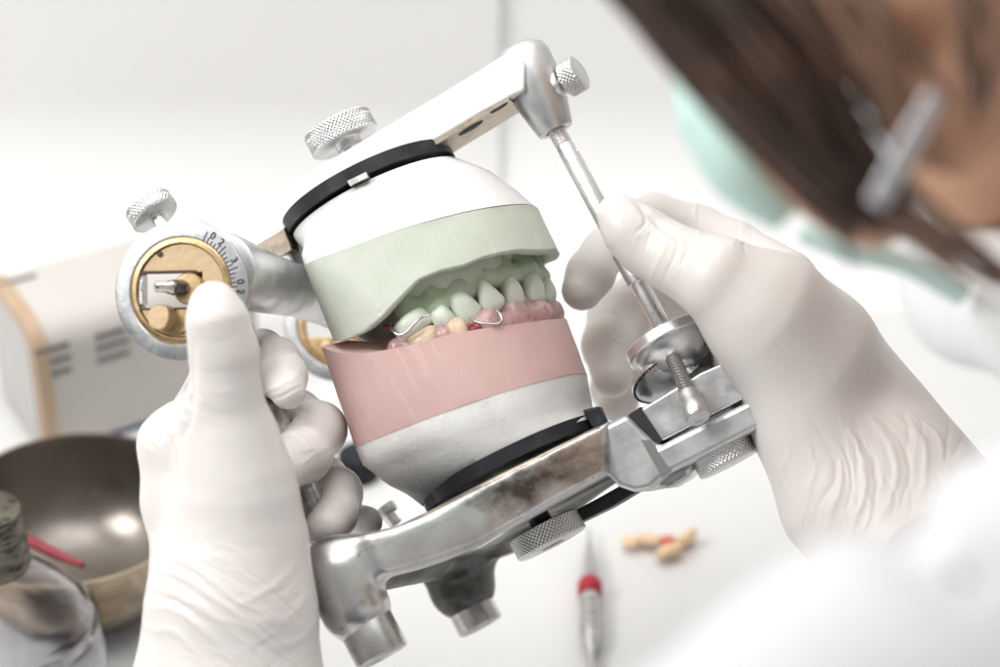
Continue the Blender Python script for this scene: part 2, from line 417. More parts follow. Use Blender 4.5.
ed_ = [(y, z) for y, z in cove2[3:]+[(YW-.3, 90)]]
jn_ = part('panel_joint', np.array([(xe*.01+k*.0012, y*.01-.0004, z*.01) for k in (0, 1) for y, z in ed_]), [(i, i+1, len(ed_)+i+1, len(ed_)+i) for i in range(len(ed_)-1)], mat('joint_grey', (.76, .76, .75), .8), world=True)
tag(jn_, 0, 0, kind='structure')

# ================================================================== ARTICULATOR
cen_base = W_(G(0, 0, -4))
art = empty('dental_articulator', cen_base, 'silver metal dental articulator with round brass and aluminium dial held between both gloved hands', 'articulator')

# ---- upper arm
LU = -.82
o = part('upper_arm', *lprism([(196, 262), (215, 240), (228, 224), (250, 209), (300, 178), (400, 118), (470, 76), (500, 57), (513, 49), (525, 66), (524, 90), (513, 95), (480, 113), (400, 161), (300, 221), (252, 252), (236, 262), (215, 280)], LU, .82),
     M['white_paint'], art, smooth=False, bevel=.06)
# worn brown underside skin, set 2 mm below the arm, with its slot hole
fa = loc(262, 250, LU); fb = loc(509, 99, LU)
def underplate():
    k = .02
    pts = [(fa[0], fa[1]), (fb[0], fb[1])]
    a0 = G(pts[0][0], LU+.03, pts[0][1]-k); a1 = G(pts[1][0], LU+.03, pts[1][1]-k)
    b0 = G(pts[0][0], .79, pts[0][1]-k); b1 = G(pts[1][0], .79, pts[1][1]-k)
    up = U_*.12
    return prism(np.array([a0, a1, b1, b0]), np.array([a0+up, a1+up, b1+up, b0+up]))
o = part('underside', *underplate(), M['brass_edge'], art, smooth=False)
for (x, y, rx) in ((471, 128, .24), (499, 108, .17)):
    # slot hole in the underside
    dd = nrm(G(fb[0], 0, fb[1])-G(fa[0], 0, fa[1])); c = None
    best = None
    for l in np.linspace(-.7, .7, 61):        # sight line meets the underside plane
        q = loc(x, y, l); uu = fa[1]+(q[0]-fa[0])*(fb[1]-fa[1])/(fb[0]-fa[0])-.02
        if best is None or abs(q[1]-uu) < best[0]: best = (abs(q[1]-uu), q[0], l, uu)
    _, f0, l0, u0 = best
    ring = [G(f0, l0, u0-.012)+dd*rx*math.cos(t)*1.5+L_*rx*.8*math.sin(t) for t in np.linspace(0, 2*PI, 24, endpoint=False)]
    part('slot', *prism(np.array(ring), np.array(ring)+U_*.1), M['ink'], art, smooth=False)

# ---- incisal pin boss at the front of the arm and its rod
ROD0 = LP(556, 130, 0); ROD1 = LP(667, 335, 0); RD = nrm(ROD1-ROD0)
bt = LP(522, 58, 0); bb = LP(556, 131, 0); bd = nrm(bb-bt); bl = np.linalg.norm(bb-bt)
prof = [(.001, -.36), (.2, -.35), (.48, -.30), (.66, -.16), (.73, .08), (.73, bl*.35), (.66, bl*.6), (.54, bl*.85), (.47, bl-.04), (.44, bl), (.27, bl+.005), (.26, bl-.1), (.001, bl-.1)]
part('pin_boss', *lathe(prof, bt, bd, 64), M['alu_matte'], art, sharp=50)
pts = lambda t: ROD0+RD*t
RL = np.linalg.norm(ROD1-ROD0)
s = 1/39.8
prof = [(.24, -.3)]
for k in range(5): z = k*.09; prof += [(.235, z), (.235, z+.05), (.215, z+.06), (.215, z+.08)]
prof += [(.235, .5), (.235, 2.0), (.24, 2.02), (.24, 3.55), (.27, 3.56), (.285, 3.6), (.285, 4.42), (.24, 4.45), (.225, 4.47), (.225, RL)]
part('incisal_rod', *lathe(prof, ROD0, RD, 40), M['alu'], art, sharp=35)
# flat ground on the rod
e = nrm(np.cross(RD, A(0, 0, 1)))
if e[0] < 0: e = -e
part('rod_flat', *box(pts(1.55)+e*.2+A(0, 0, .02), RD*.85, e*.045, A(0, 0, 1)*.12), M['alu'], art, smooth=False, bevel=.02)
# thumb screw on the boss
ts0 = LP(546, 92, -.1); ts1 = LP(584, 70, -.1); td = nrm(ts1-ts0+A(0, 0, .25))
part('collar', *lathe([(.001, 0), (.36, 0), (.38, .04), (.38, .16), (.30, .18), (.30, .24), (.36, .26), (.36, .36), (.33, .39), (.15, .4), (.14, .75)], LP(549, 90, -.1), td, 40), M['alu'], art, sharp=40)
part('thumb_screw', *knurled(.47, .48, LP(565, 81, -.1), td, 26, .035), M['knurl'], art, sharp=50)

# ---- mounting screw above the arm
kn = LP(356, 150, 0); up = nrm(U_)
ks = LP(349, 140, 0)
part('screw_stem', *lathe([(.30, -.35), (.30, .12), (.36, .14), (.36, .34), (.24, .36), (.24, .8)], LP(353, 152, 0), up, 32), M['alu'], art, sharp=40)
part('mounting_screw', *knurled(.93, .58, LP(346, 143, 0), up, 52, .035), M['knurl'], art, sharp=50)

# ---- condylar dials and cross bar
LD = -5.5
DC = LP(181.5, 290.5, LD); OUT = -L_
e1 = nrm(A(1, 0, 0)-L_*L_[0]); e2 = nrm(np.cross(OUT, e1))
if e2[1] < 0: e2 = -e2
DS = FPX/(-DC[2])
M['ring'] = mat('mottled_ring_metal', (.50, .505, .515), .40, 1, bumps=((500, .2, .0003, 'n', None),), rvar=(200, .32, .5, None), var=((250, (.66, .66, .66), .5, .72, 0, None), (120, (.38, .38, .38), .6, .75, 3, None)))
def dial(c, out, near):
    pre = [art]
    ring = [(1.27, -.62), (1.52, -.62), (1.58, -.5), (1.62, -.1), (1.66, -.06), (1.67, 0.0), (1.66, .05), (1.62, .07), (1.30, .075), (1.27, .05), (1.27, -.62)]
    rg = part('dial_ring', *lathe(ring, c, out, 128, caps=False), M['ring'], art, sharp=40)
    part('brass_ring', *lathe([(1.12, -.4), (1.265, -.4), (1.265, .055), (1.24, .075), (1.13, .075), (1.12, .06), (1.12, -.4)], c, out, 96, caps=False), M['brass'], art, sharp=40)
    # brass disc with a notch
    a0 = math.asin(.42/1.11); a1 = math.asin(.40/1.11)
    arc = [(1.11*math.cos(t), 1.11*math.sin(t)) for t in np.linspace(PI-a0, -PI+a1, 72)]
    pl = arc+[(.52, -.40), (.52, .42)]
    p0 = np.array([c+e1*x+e2*y+out*.02 for x, y in pl]); p1 = np.array([c+e1*x+e2*y-out*.22 for x, y in pl])
    part('brass_disc', *prism(p0, p1), M['brass_pale'] if near else M['brass'], art, smooth=False, bevel=.03)
    return rg
rg = dial(DC, OUT, True)
def on_dial(px, py, h=0):           # point of the dial plane under a pixel, lifted h
    r = P(px, py, 1); c = DC+OUT*h
    return r*((c @ L_)/(r @ L_))
# bright sides of the slot, block, pin, knob, rivet
part('slot_edge', *box(DC+e1*-.35+e2*.44+OUT*.03, e1*.72, e2*.035, OUT*.03), M['brown_ink'], art, smooth=False)
part('slot_edge', *box(DC+e1*-.35+e2*-.425+OUT*.02, e1*.72, e2*.016, OUT*.03), M['brown_ink'], art, smooth=False)
part('slot_stop', *box(DC+e1*-1.04+e2*.03+OUT*-.15, e1*.07, e2*.36, OUT*.15), M['alu'], art, smooth=False, bevel=.03)
part('slot_glint', *box(DC+e1*-1.0+e2*.14+OUT*.02, e1*.04, e2*.13, OUT*.03), M['alu'], art, smooth=False, bevel=.03)
part('slide_block', *lathe([(.001, -.5), (.36, -.5), (.38, -.4), (.38, .1), (.35, .14), (.20, .15), (.001, .15)], on_dial(190, 289, 0), OUT, 40), M['brass'], art, sharp=40)
pd = nrm(OUT*.75-e1*.62)
part('condyle_pin', *lathe([(.17, -.3), (.17, .35), (.13, .42), (.13, .66), (.09, .72), (.001, .73)], on_dial(182, 288, .1), pd, 28), M['steel'], art, sharp=40)
part('pin_collar', *lathe([(.175, 0), (.19, .02), (.19, .3), (.17, .32), (.001, .32)], on_dial(184, 288, .1), pd, 28), M['dark_steel'], art, sharp=40)
part('brass_knob', *lathe([(.001, 0), (.30, 0), (.30, .37), (.275, .40), (.001, .40)], on_dial(167, 318, .02), nrm(OUT-e1*.18), 40), M['brass_pale'], art, sharp=25)
part('brass_boss', *lathe([(.001, 0), (.26, 0), (.26, .1), (.001, .1)], on_dial(180, 322, .0), OUT, 40), M['brass'], art, sharp=40)
part('rivet', *lathe([(.001, 0), (.075, 0), (.07, .03), (.001, .035)], on_dial(160, 254, .02), OUT, 20), M['brown_ink'], art, sharp=40)
# thumb knob over the dial
kb = on_dial(163, 228, -.3); kd = nrm(on_dial(148, 206, -.3)-kb+A(0, 0, -.12))
part('knob_stem', *lathe([(.2, -.25), (.2, .3), (.24, .31), (.24, .5)], kb, kd, 28), M['alu'], art, sharp=40)
part('dial_knob', *knurled(.60, .44, kb+kd*.34, kd, 36, .03), M['knurl'], art, sharp=50)
# graduations: ticks and numerals engraved on the ring's face, black filled
def glyph(ch, size, ctr, ex, ey, out, name='numeral'):
    cu = bpy.data.curves.new('g', 'FONT'); cu.body = ch; cu.size = size; cu.align_x = 'CENTER'; cu.align_y = 'CENTER'
    cu.extrude = 0.004; cu.offset = .006
    ob = bpy.data.objects.new('g', cu); C.objects.link(ob); bpy.context.view_layer.update()
    me = bpy.data.meshes.new_from_object(ob); V = np.array([v.co[:] for v in me.vertices]); Fc = [tuple(p.vertices) for p in me.polygons]
    bpy.data.objects.remove(ob); bpy.data.curves.remove(cu)
    V = ctr+np.outer(V[:, 0], ex)+np.outer(V[:, 1], ey)+np.outer(V[:, 2], out)
    return part(name, V, Fc, M['ink'], rg, smooth=False)
tick = []
for k in range(27):
    a = math.radians(64-k*4.4)
    if a < math.radians(-46): break
    rd = e1*math.cos(a)+e2*math.sin(a); tg = -e1*math.sin(a)+e2*math.cos(a)
    ln = .24 if k % 5 == 0 else (.11 if k % 5 in (2, 3) else .15)
    tick.append(box(DC+rd*(1.285+ln/2)+OUT*.078, rd*ln/2, tg*.015, OUT*.003))
part('graduation', *join(tick), M['ink'], rg, smooth=False)
for ch, deg in (('0', 57.5), ('2', 47.5), ('3', 27), ('0', 6.5), ('2', -2.5), ('6', -20), ('1', -27)):
    a = math.radians(deg); rd = e1*math.cos(a)+e2*math.sin(a); tg = e1*math.sin(a)-e2*math.cos(a)
    glyph(ch, .25, DC+rd*1.505+OUT*.078, tg, rd, OUT)
a = math.radians(3)
part('pointer_line', *box(DC+e1*1.20+e2*.05+OUT*.078, e1*.10, e2*.014, OUT*.003), M['brown_ink'], rg, smooth=False)
# far dial
ld = toloc(DC); FC = G(ld[0]+.35, 5.5, ld[2]-.25)
dial(FC, OUT, False)
for a, rr in ((-35, .8), (115, .8), (-120, .75)):
    c = FC+(e1*math.cos(math.radians(a))+e2*math.sin(math.radians(a)))*rr+OUT*.02
    part('rivet', *lathe([(.001, 0), (.17, 0), (.16, .08), (.001, .1)], c, OUT, 24), M['brass_pale'], art, sharp=40)
# cross bar between the dials: a tapering cast tube
def bar_pts(t): return G(ld[0]+.95+.25*t, -5.15+10.3*t, ld[2]+.05-.35*t)
b0 = bar_pts(0); b1 = bar_pts(1)
bx = b1-b0; blen = np.linalg.norm(bx)
part('cross_bar', *lathe([(.9, 0), (.93, .15), (.90, .8), (.80, 2.2), (.72, 4), (.68, blen*.5), (.72, blen*.7), (.85, blen-.2), (.85, blen)], b0, bx, 56), M['alu_matte'], art, sharp=40)
fu = toloc(b0)
part('arm_root', *box(G(fu[0]+.35, 0, fu[2]+.75), F_*.3, L_*.9, U_*.5), M['alu_matte'], art, smooth=False, bevel=.15)

part('arm_lug', *lprism([(244, 251), (284, 227), (292, 250), (268, 264), (250, 262)], -.96, -.3), M['brass_edge'], art, smooth=False, bevel=.03)
# ---- lower frame: one casting (struts, rear lobes, cross member)
def lat(px): return np.interp(px, [380, 620], [-4.3, -.72])
top = [(312, 556), (328, 545), (350, 538), (395, 527), (430, 513), (480, 486), (530, 460), (580, 434), (612, 420)]
bot = [(612, 474), (575, 494), (530, 520), (480, 548), (440, 563), (400, 575), (350, 586), (312, 590)]
poly = np.array([loc(x, y, lat(x)) for x, y in top+bot])
ft = lambda f: np.interp(f, [loc(380, 550, -4.3)[0], loc(620, 450, -.72)[0]], [-4.3, -.72])
nl0 = np.append(loc(343, 572, -4.4), -4.4); nl1 = np.append(loc(357, 607, -4.4), -4.4)
sw = lambda v: A(v[0], v[2], v[1])
nl0, nl1 = sw(nl0), sw(nl1)
fl0 = A(nl0[0]+.2, 4.4, nl0[2]+.15); fl1 = A(nl1[0]+.2, 4.4, nl1[2]+.1)
jn = A(*[loc(628, 452, 0)[0], 0, loc(628, 452, 0)[1]])
def strut(X, sg):
    f, l, u = X[..., 0], X[..., 1], X[..., 2]
    d2 = poly_sdf(f, u, poly); dl = np.abs(l-sg*ft(f))-.5
    q = np.stack([np.maximum(d2+.2, 0), np.maximum(dl+.2, 0)], -1)
    return np.linalg.norm(q, axis=-1)+np.minimum(np.maximum(d2+.2, dl+.2), 0)-.2
def near_sdf(X):
    d = smin(strut(X, 1), cone_sdf(X, nl0+A(-.12, .1, .0), nl1+A(-.05, 0, -.0), .92, .84), .3)
    return (d+.015*fbm(X, 1.3, 2, 5)).astype(np.float32)
def far_sdf(X):
    f, l, u = X[..., 0], X[..., 1], X[..., 2]
    d = smin(strut(X, -1), cone_sdf(X, fl0+A(.2, 0, -.1), fl1+A(.05, 0, -.1), 1.05, .92), .4)
    d = smin(d, cone_sdf(X, nl0+A(.5, .4, -.15), fl0+A(.4, -.4, -.25), .6, .6), .35)
    tri = np.array([(nl0[0]+.2, -4.1), (jn[0], -.9), (jn[0], .9), (nl0[0]+.2, 4.2)])
    dt = poly_sdf(f, l, tri)
    um = np.interp(f, [nl0[0], jn[0]], [nl0[2]-.15, jn[2]-.1])
    d = smin(d, np.maximum(dt, np.abs(u-um)-.3), .2)
    return (d+.02*fbm(X, 1.3, 2, 5)).astype(np.float32)
lo = A(nl0[0]-1.6, -5.8, nl1[2]-1.4); hi = A(jn[0]+.8, 0, jn[2]+1.6)
V, Q = sdf_mesh(near_sdf, lo, hi, .07); V = relax(V, Q, 2)
part('lower_frame', G(V[:, 0], V[:, 1], V[:, 2]), Q, M['cast'], art)
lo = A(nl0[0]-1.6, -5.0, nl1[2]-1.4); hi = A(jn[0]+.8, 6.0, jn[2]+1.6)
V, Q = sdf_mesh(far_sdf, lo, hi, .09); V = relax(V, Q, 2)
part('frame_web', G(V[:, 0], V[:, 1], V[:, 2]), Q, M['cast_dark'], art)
# brownish patina strip along the strut's top edge
pts_ = [LP(x, y+3, lat(x)-.15) for x, y in ((395, 527), (440, 508), (500, 477), (550, 451), (600, 426))]
part('worn_edge', *tube(pts_, [.06, .13, .15, .13, .06], 10), M['brass_edge'], art)
# feet
for c, r_, nm in ((nl1, .66, 0), (fl1, .64, 1)):
    b = G(*c)
    part('foot', *lathe([(.001, .2), (r_-.03, .2), (r_, .3), (r_, 1.28), (r_-.05, 1.34), (r_-.12, 1.35), (r_-.16, 1.30), (.25, 1.30), (.22, 1.27), (.001, 1.27)], b, -U_+F_*.02, 56), M['cast'], art, sharp=35)
# front bar with its step, one beveled block
part('front_bar', *lprism([(586, 433), (600, 427), (626, 414), (634, 422), (658, 446), (700, 425), (752, 399), (786, 382), (796, 408), (760, 427), (706, 455), (668, 474), (650, 489), (634, 492), (619, 487), (606, 474), (590, 480)], -1.12, 1.12),
     M['alu_matte'], art, smooth=False, bevel=.14)
part('bar_groove', *lprism([(641, 440), (650, 440), (671, 471), (662, 478)], -1.135, -1.0), M['shade'], art, smooth=False)
part('clamp_slot', *lprism([(628, 415), (640, 407), (662, 441), (655, 446)], -.98, 1.0), M['ink'], art, smooth=False)
part('bar_lug', *lprism([(650, 482), (664, 476), (693, 462), (690, 476), (672, 487), (658, 489)], -.6, .6), M['cast'], art, smooth=False, bevel=.12)
# lock screw under the front bar and mounting screw below the frame
part('lock_screw', *knurled(.86, .56, LP(732, 464, 0)-U_*.0, U_, 48, .035), M['knurl'], art, sharp=50)
part('mounting_screw', *knurled(.95, .56, LP(553, 545, 0), U_, 52, .035), M['knurl'], art, sharp=50)
bs = LP(553, 545, 0)
part('screw_stem', *lathe([(.3, .5), (.3, 1.6)], bs, U_, 28), M['dark_steel'], art)
part('screw_bore', *lathe([(.001, -.012), (.30, -.012), (.32, .0), (.32, .05)], bs, U_, 28), M['dark_steel'], art)
part('underside_shade', *lprism([(566, 515), (600, 497), (655, 466), (660, 478), (610, 508), (570, 527)], .3, 1.0), M['black_plate'], art, smooth=False, bevel=.05)  # black strip standing for shade under the far strut

# ---- rear post held in the left hand
pa = LP(334, 560, -3.0); pb = LP(238, 330, -3.0)
part('rear_post', *tube([pa, (pa+pb)/2, pb], [.42, .36, .40], 24), M['cast'], art)

# ---- incisal table at the front
part('table_block', *lprism([(641, 409), (662, 441), (752, 394), (736, 357), (700, 373)], -1.0, .9), M['alu'], art, smooth=False, bevel=.05)
ax = nrm(A(.38, -.84, .36)); c0 = LP(670, 337, 0)
part('guide_disc', *lathe([(.001, .0), (1.14, 0), (1.2, .05), (1.2, .27), (1.17, .3), (.001, .3)], c0, ax, 80), M['alu'], art, sharp=40)
cap = [(1.04, .3)]+[(1.04*math.cos(t), .3+.62*math.sin(t)) for t in np.linspace(.1, 1.15, 12)]+[(.36, .88), (.34, .98), (.25, 1.02), (.22, .95), (.001, .95)]
part('guide_cup', *lathe(cap, c0-ax*.02, ax, 72), M['alu'], art, sharp=50)
c1 = LP(682, 372, .5); ax2 = nrm(A(.38, -.84, .46))
dish = [(.001, -.1), (1.3, -.1), (1.34, -.06), (1.34, .02), (1.28, .06), (1.0, .14), (.6, .22), (.001, .26)]
part('guide_dish', *lathe(dish, c1, ax2, 80), M['alu'], art, sharp=40)
dx, de1, de2 = frame_of(ax2)
marks = []
for k in range(72):
    t = 2*PI*k/72; rd = de1*math.cos(t)+de2*math.sin(t); tg = np.cross(ax2, rd)
    marks.append(box(c1+ax2*.045+rd*1.31, rd*.028, tg*(.042 if k % 4 else .02), ax2*.02))
part('graduation', *join(marks), M['ink'], art, smooth=False)
s0 = LP(676, 365, -.9); s1 = LP(695, 410, -1.6); sd = nrm(s1-s0); sl = np.linalg.norm(s1-s0)
prof = []; z = -.25
while z < sl-.35:
    prof += [(.145, z), (.19, z+.04), (.145, z+.085)]; z += .09
part('threaded_screw', *lathe(prof, s0, sd, 28), M['shade'], art, sharp=60)
part('screw_head', *lathe([(.001, sl-.55), (.24, sl-.55), (.27, sl-.45), (.27, sl-.2), (.31, sl-.12), (.31, sl+.22), (.28, sl+.27), (.14, sl+.28), (.13, sl+.26), (.001, sl+.26)], s0, sd, 36), M['alu_matte'], art, sharp=40)
# far-side lock screw seen under the cast
fq = LP(396, 524, 2.0)
part('lock_screw', *lathe([(.001, 0), (.18, 0), (.18, .3), (.30, .32), (.33, .4), (.33, .55), (.001, .6)], fq, nrm(U_*.9+F_*-.2), 30), M['alu'], art, sharp=40)

# ================================================================== DENTAL CASTS
NR = 160; TH = np.linspace(-PI, PI, NR, endpoint=False)
def dshape():
    half = [(0, 0), (0, -.45), (.01, -.78), (.035, -.90), (.09, -.965), (.2, -.99), (.38, -1), (.55, -.97), (.7, -.87), (.83, -.70), (.92, -.49), (.98, -.25), (1, 0)]
    pts = []
    for i in range(len(half)-1):
        p0, p1, p2, p3 = [np.array(half[j]) for j in (max(i-1, 0), i, i+1, min(i+2, len(half)-1))]
        for k in range(10):
            t = k/10; pts.append(.5*((2*p1)+(-p0+p2)*t+(2*p0-5*p1+4*p2-p3)*t*t+(-p0+3*p1-3*p2+p3)*t**3))
    pts.append(np.array(half[-1])); pts = np.array(pts); pts[:, 0] = pts[:, 0]*2-1
    a = np.arctan2(pts[:, 1], pts[:, 0]); r = np.hypot(pts[:, 0], pts[:, 1])
    return a, r
_da, _dr = dshape(); _o = np.argsort(-_da)
def rD(th):
    x = -np.abs(th); a = np.where(_da > 0, -PI, _da); i = np.argsort(a)
    return np.interp(x, a[i], _dr[i])
def ring_fl(fb, ff, W, shape='D', mix=1.0):
    r = rD(TH) if shape == 'D' else np.ones(NR)
    if shape == 'DO': r = rD(TH)*mix+(1-mix)
    c = (fb+ff)/2; h = (ff-fb)/2
    return c+h*r*np.cos(TH), W*r*np.sin(TH)
def u_plane(f, a, b): return a[1]+(f-a[0])*(b[1]-a[1])/(b[0]-a[0])
def u_poly(f, l, poly):
    """height at which each (f, l) of the near half falls on the traced line; far half mirrors it"""
    ln = -np.abs(l); poly = np.array(poly, float); lo_ = np.full(f.shape, -12.); hi_ = np.full(f.shape, 12.)
    for _ in range(40):
        m = (lo_+hi_)/2; p = proj(G(f, ln, m)); y = np.interp(p[:, 0], poly[:, 0], poly[:, 1]); above = p[:, 1] < y
        hi_ = np.where(above, m, hi_); lo_ = np.where(above, lo_, m)
    return (lo_+hi_)/2
def loft(rings, cap0=True, cap1=True):
    V = np.concatenate(rings); Fc = []; n = NR
    for k in range(len(rings)-1):
        for i in range(n): j = (i+1) % n; Fc.append((k*n+i, k*n+j, (k+1)*n+j, (k+1)*n+i))
    if cap0: Fc.append(tuple(range(n)))
    if cap1: Fc.append(tuple(range((len(rings)-1)*n, len(rings)*n))[::-1])
    return V, Fc
def lev(back, front, W, shape='D', lb=None, lf=.3, mix=1., poly=None, grow=0):
    """back / front: pixels of the silhouette at this level"""
    lb = -.8*W if lb is None else lb
    a = loc(*back, lb); b = loc(*front, lf)
    f, l = ring_fl(a[0]-grow, b[0]+grow, W+grow, shape, mix)
    u = u_plane(f, a, b) if poly is None else u_poly(f, l, poly)
    return f, l, u
def mixlev(A1, B1, t): return tuple(a*(1-t)+b*t for a, b in zip(A1, B1))
def R3(x, noise=0, seed=1, du=0, s=1.2):
    V = G(*x)
    if noise:
        c = V.mean(0); V = V+nrm_rows(V-c)*(noise*fbm(V, s, 3, seed))[:, None]
    if du: V = V+U_*du
    return V
def nrm_rows(V): return V/(np.linalg.norm(V, axis=1)[:, None]+1e-9)
def shrink(x, k, du, fbk=0):
    f, l, u = x; c = (f.min()+f.max())/2+fbk/2; h = (f.max()-f.min())/2; W = np.abs(l).max()
    f2 = c+(f-(f.min()+f.max())/2)*(h-k-abs(fbk)/2)/h; return f2, l*(W-k)/W, u+du

uc = empty('upper_dental_cast', W_(G(1, 0, 1.5)), 'upper dental cast of pale green stone teeth on a white plaster mound', 'dental cast')
plate = lev((284, 236), (453, 150), 2.35, 'O', lb=-.9, lf=0)
lv0 = lev((287, 238), (456, 158), 2.3, 'O', lb=-.9, lf=0)
lv0b = lev((293, 250), (492, 172), 2.55, 'DO', lb=-1.6, lf=.2, mix=.4)
lv1 = lev((297, 259), (520, 192), 2.8, 'DO', lb=-2.0, lf=.3, mix=.8)
lv2 = lev((303, 268), (537, 207), 2.95, 'D', lb=-2.35)
rs = [R3(lv0)] + [R3(mixlev(lv0, lv0b, t), .03, 2) for t in (.15, .4, .7)]+[R3(lv0b, .03, 2)]+[R3(mixlev(lv0b, lv1, t), .03, 2) for t in (.5,)]+[R3(lv1, .03, 2), R3(mixlev(lv1, lv2, .6), .025, 2), R3(lv2, .01, 2)]
part('plaster_base', *loft(rs), M['plaster'], uc, sharp=60)
lip_poly = [(300, 352), (326, 341), (340, 341), (362, 333), (380, 318), (394, 303), (418, 279), (440, 270), (463, 265), (482, 257), (501, 252), (521, 249), (540, 250), (556, 249)]
lip_flat = lev((331, 340), (556, 247), 3.0, 'D', lb=-2.35)
lip = lev((331, 340), (557, 247), 3.05, 'D', lb=-2.35, poly=lip_poly)
lipu = tuple(lip)
g0 = lev((303, 268), (539, 208), 3.0, 'D', lb=-2.35)
g1 = (mixlev(g0, lip, .12))
inner0 = shrink(lip, .06, -.03); inner1 = shrink(lip, .34, .02)
sul = shrink(lip, .55, .75, .5)
gum_poly = [(300, 360), (385, 327), (420, 312), (455, 299), (487, 280), (515, 268), (545, 262)]
def inring(k, poly, fbk, du=0):
    f, l, u = shrink(lip, k, 0, fbk); return f, l, u_poly(f, l, poly)+du
r1 = inring(.95, gum_poly, .9, .25); r2 = inring(1.15, gum_poly, 1.0, -.08); r3 = inring(1.35, gum_poly, 1.1, -.25); r4 = inring(1.75, gum_poly, 1.2, -.2); r5 = inring(2.1, gum_poly, 1.3, .5)
rs = [R3(g0), R3(mixlev(g0, lip, .04), .01, 3)]+[R3(mixlev(g0, lip, t), .018, 3) for t in (.15, .3, .45, .6, .75, .9, .97)]
rs += [R3(lip, .02, 3), R3(inner0, .02, 3), R3(mixlev(inner0, inner1, .5), .03, 3, s=2.5), R3(inner1, .04, 3, s=2.5)]
rs += [R3(mixlev(inner1, sul, t), .06, 4, s=2) for t in (.3, .65)]+[R3(sul, .07, 4, s=2)]+[R3(mixlev(sul, r1, t), .08, 4, s=2) for t in (.35, .7)]+[R3(r1, .07, 5, s=2.5), R3(r2, .05, 5, s=3), R3(r3, .04, 5, s=3), R3(r4, .04, 5), R3(r5, .05, 5)]
part('stone_base', *loft(rs), M['green'], uc, sharp=70)

def tooth_mesh(w, h, t, neck=.7, point=0., cusp=0., e=.62, n=28, m=18, seed=0):
    """unit tooth in cm: x width, y thickness, z from gum (-) to biting edge (+)"""
    V = []; Fc = []
    sg = lambda v, p: math.copysign(abs(v)**p, v)
    for i in range(m+1):
        ph = -PI/2+PI*i/m
        for j in range(n):
            th = 2*PI*j/n; x = sg(math.cos(ph), e)*sg(math.cos(th), .8); y = sg(math.cos(ph), .75)*sg(math.sin(th), .9); z = sg(math.sin(ph), .7)
            k = neck+(1-neck)*(.5+.5*min(1, z*1.2+.25)) if z < .9 else 1
            zz = z+(point*(.5-abs(x))*max(0, z))+cusp*max(0, z)*.5*math.cos(x*2*PI)
            V.append((x*w/2*k, y*t/2*(1-.35*max(0, z) if cusp == 0 else 1), zz*h/2))
    for i in range(m):
        for j in range(n): jj = (j+1) % n; Fc.append((i*n+j, i*n+jj, (i+1)*n+jj, (i+1)*n+j))
    V = np.array(V); V = V+nrm_rows(V)*(.02*fbm(V+seed*7.3, 4., 2, seed))[:, None]
    return V, Fc
def put(Vf, c, ex, ey, ez): V, Fc = Vf; return c+np.outer(V[:, 0], ex)+np.outer(V[:, 1], ey)+np.outer(V[:, 2], ez), Fc
# px, py, l, width, height, neck, point, cusp, roll, yaw
ut = [(413, 325, -2.35, 1.02, .62, .92, .0, .12, -12, 10), (443, 319, -2.2, .60, .62, .80, .15, .14, -8, 14), (464, 307, -2.0, .74, .88, .62, .35, .0, -8, 20), (487, 295, -1.65, .72, .90, .22, .22, .0, -3, 30),
      (511, 291, -1.05, .62, .84, .45, -.03, .0, 6, 48), (532, 287, -.35, .66, .84, .48, -.03, .0, 10, 66), (545, 291, .45, .56, .74, .6, 0, 0, 6, 90)]
for k, (x, y, l, w, h, nk, pt, cu, roll, yaw) in enumerate(ut):
    c = LP(x, y, l); ya = math.radians(yaw); ro = math.radians(roll)
    ex = F_*math.cos(ya)+L_*math.sin(ya); ez = -U_*math.cos(ro)+ex*math.sin(ro)*-1; ez = nrm(ez); ex = nrm(ex-ez*(ex @ ez)); ey = np.cross(ez, ex)
    part('tooth', *put(tooth_mesh(w, h, .55 if cu == 0 else .8, nk, pt, cu, seed=k, e=.42), c, ex, ey, ez), M['green_tooth'], uc)
    root_c = c-ez*h*.55+ey*0
far = [(.35, 1.25), (-.35, 1.8), (-1.0, 2.1), (-1.7, 2.25), (-2.6, 2.35)]
tref = toloc(LP(532, 286, -.35))
for k, (df, l) in enumerate(far):
    c = G(tref[0]+df-.4, l, tref[2]+.02-df*.12)
    yaw = math.radians(115+10*k); ex = F_*math.cos(yaw)+L_*math.sin(yaw); ez = -U_; ey = np.cross(ez, ex)
    part('tooth', *put(tooth_mesh(.62, .72, .6, .7, seed=20+k), c, ex, ey, ez), M['green_tooth'], uc)
# gum swells over the roots
def gum_sdf(X):
    d = None
    prev = None
    for (x, y, l, w, h, nk, pt, cu, roll, yaw) in ut:
        c = LP(x, y, l)+U_*(h*.5+.03)-L_*0; c2 = c+U_*.55+L_*.25
        e = cone_sdf(X, c+L_*.12, c2, .22, .30); d = e if d is None else smin(d, e, .22)
        if prev is not None: d = smin(d, cone_sdf(X, prev+L_*.2, c+L_*.2, .24, .24), .25)
        prev = c
    return (d+.03*fbm(X, 2.2, 3, 8)).astype(np.float32)
cs = np.array([LP(x, y, l) for x, y, l, *_ in ut])
V, Q = sdf_mesh(gum_sdf, cs.min(0)-1.0, cs.max(0)+A(1.2, 2.0, 1.2), .06); V = relax(V, Q, 2)
part('gum_ridge', V, Q, M['green_gum'], uc)
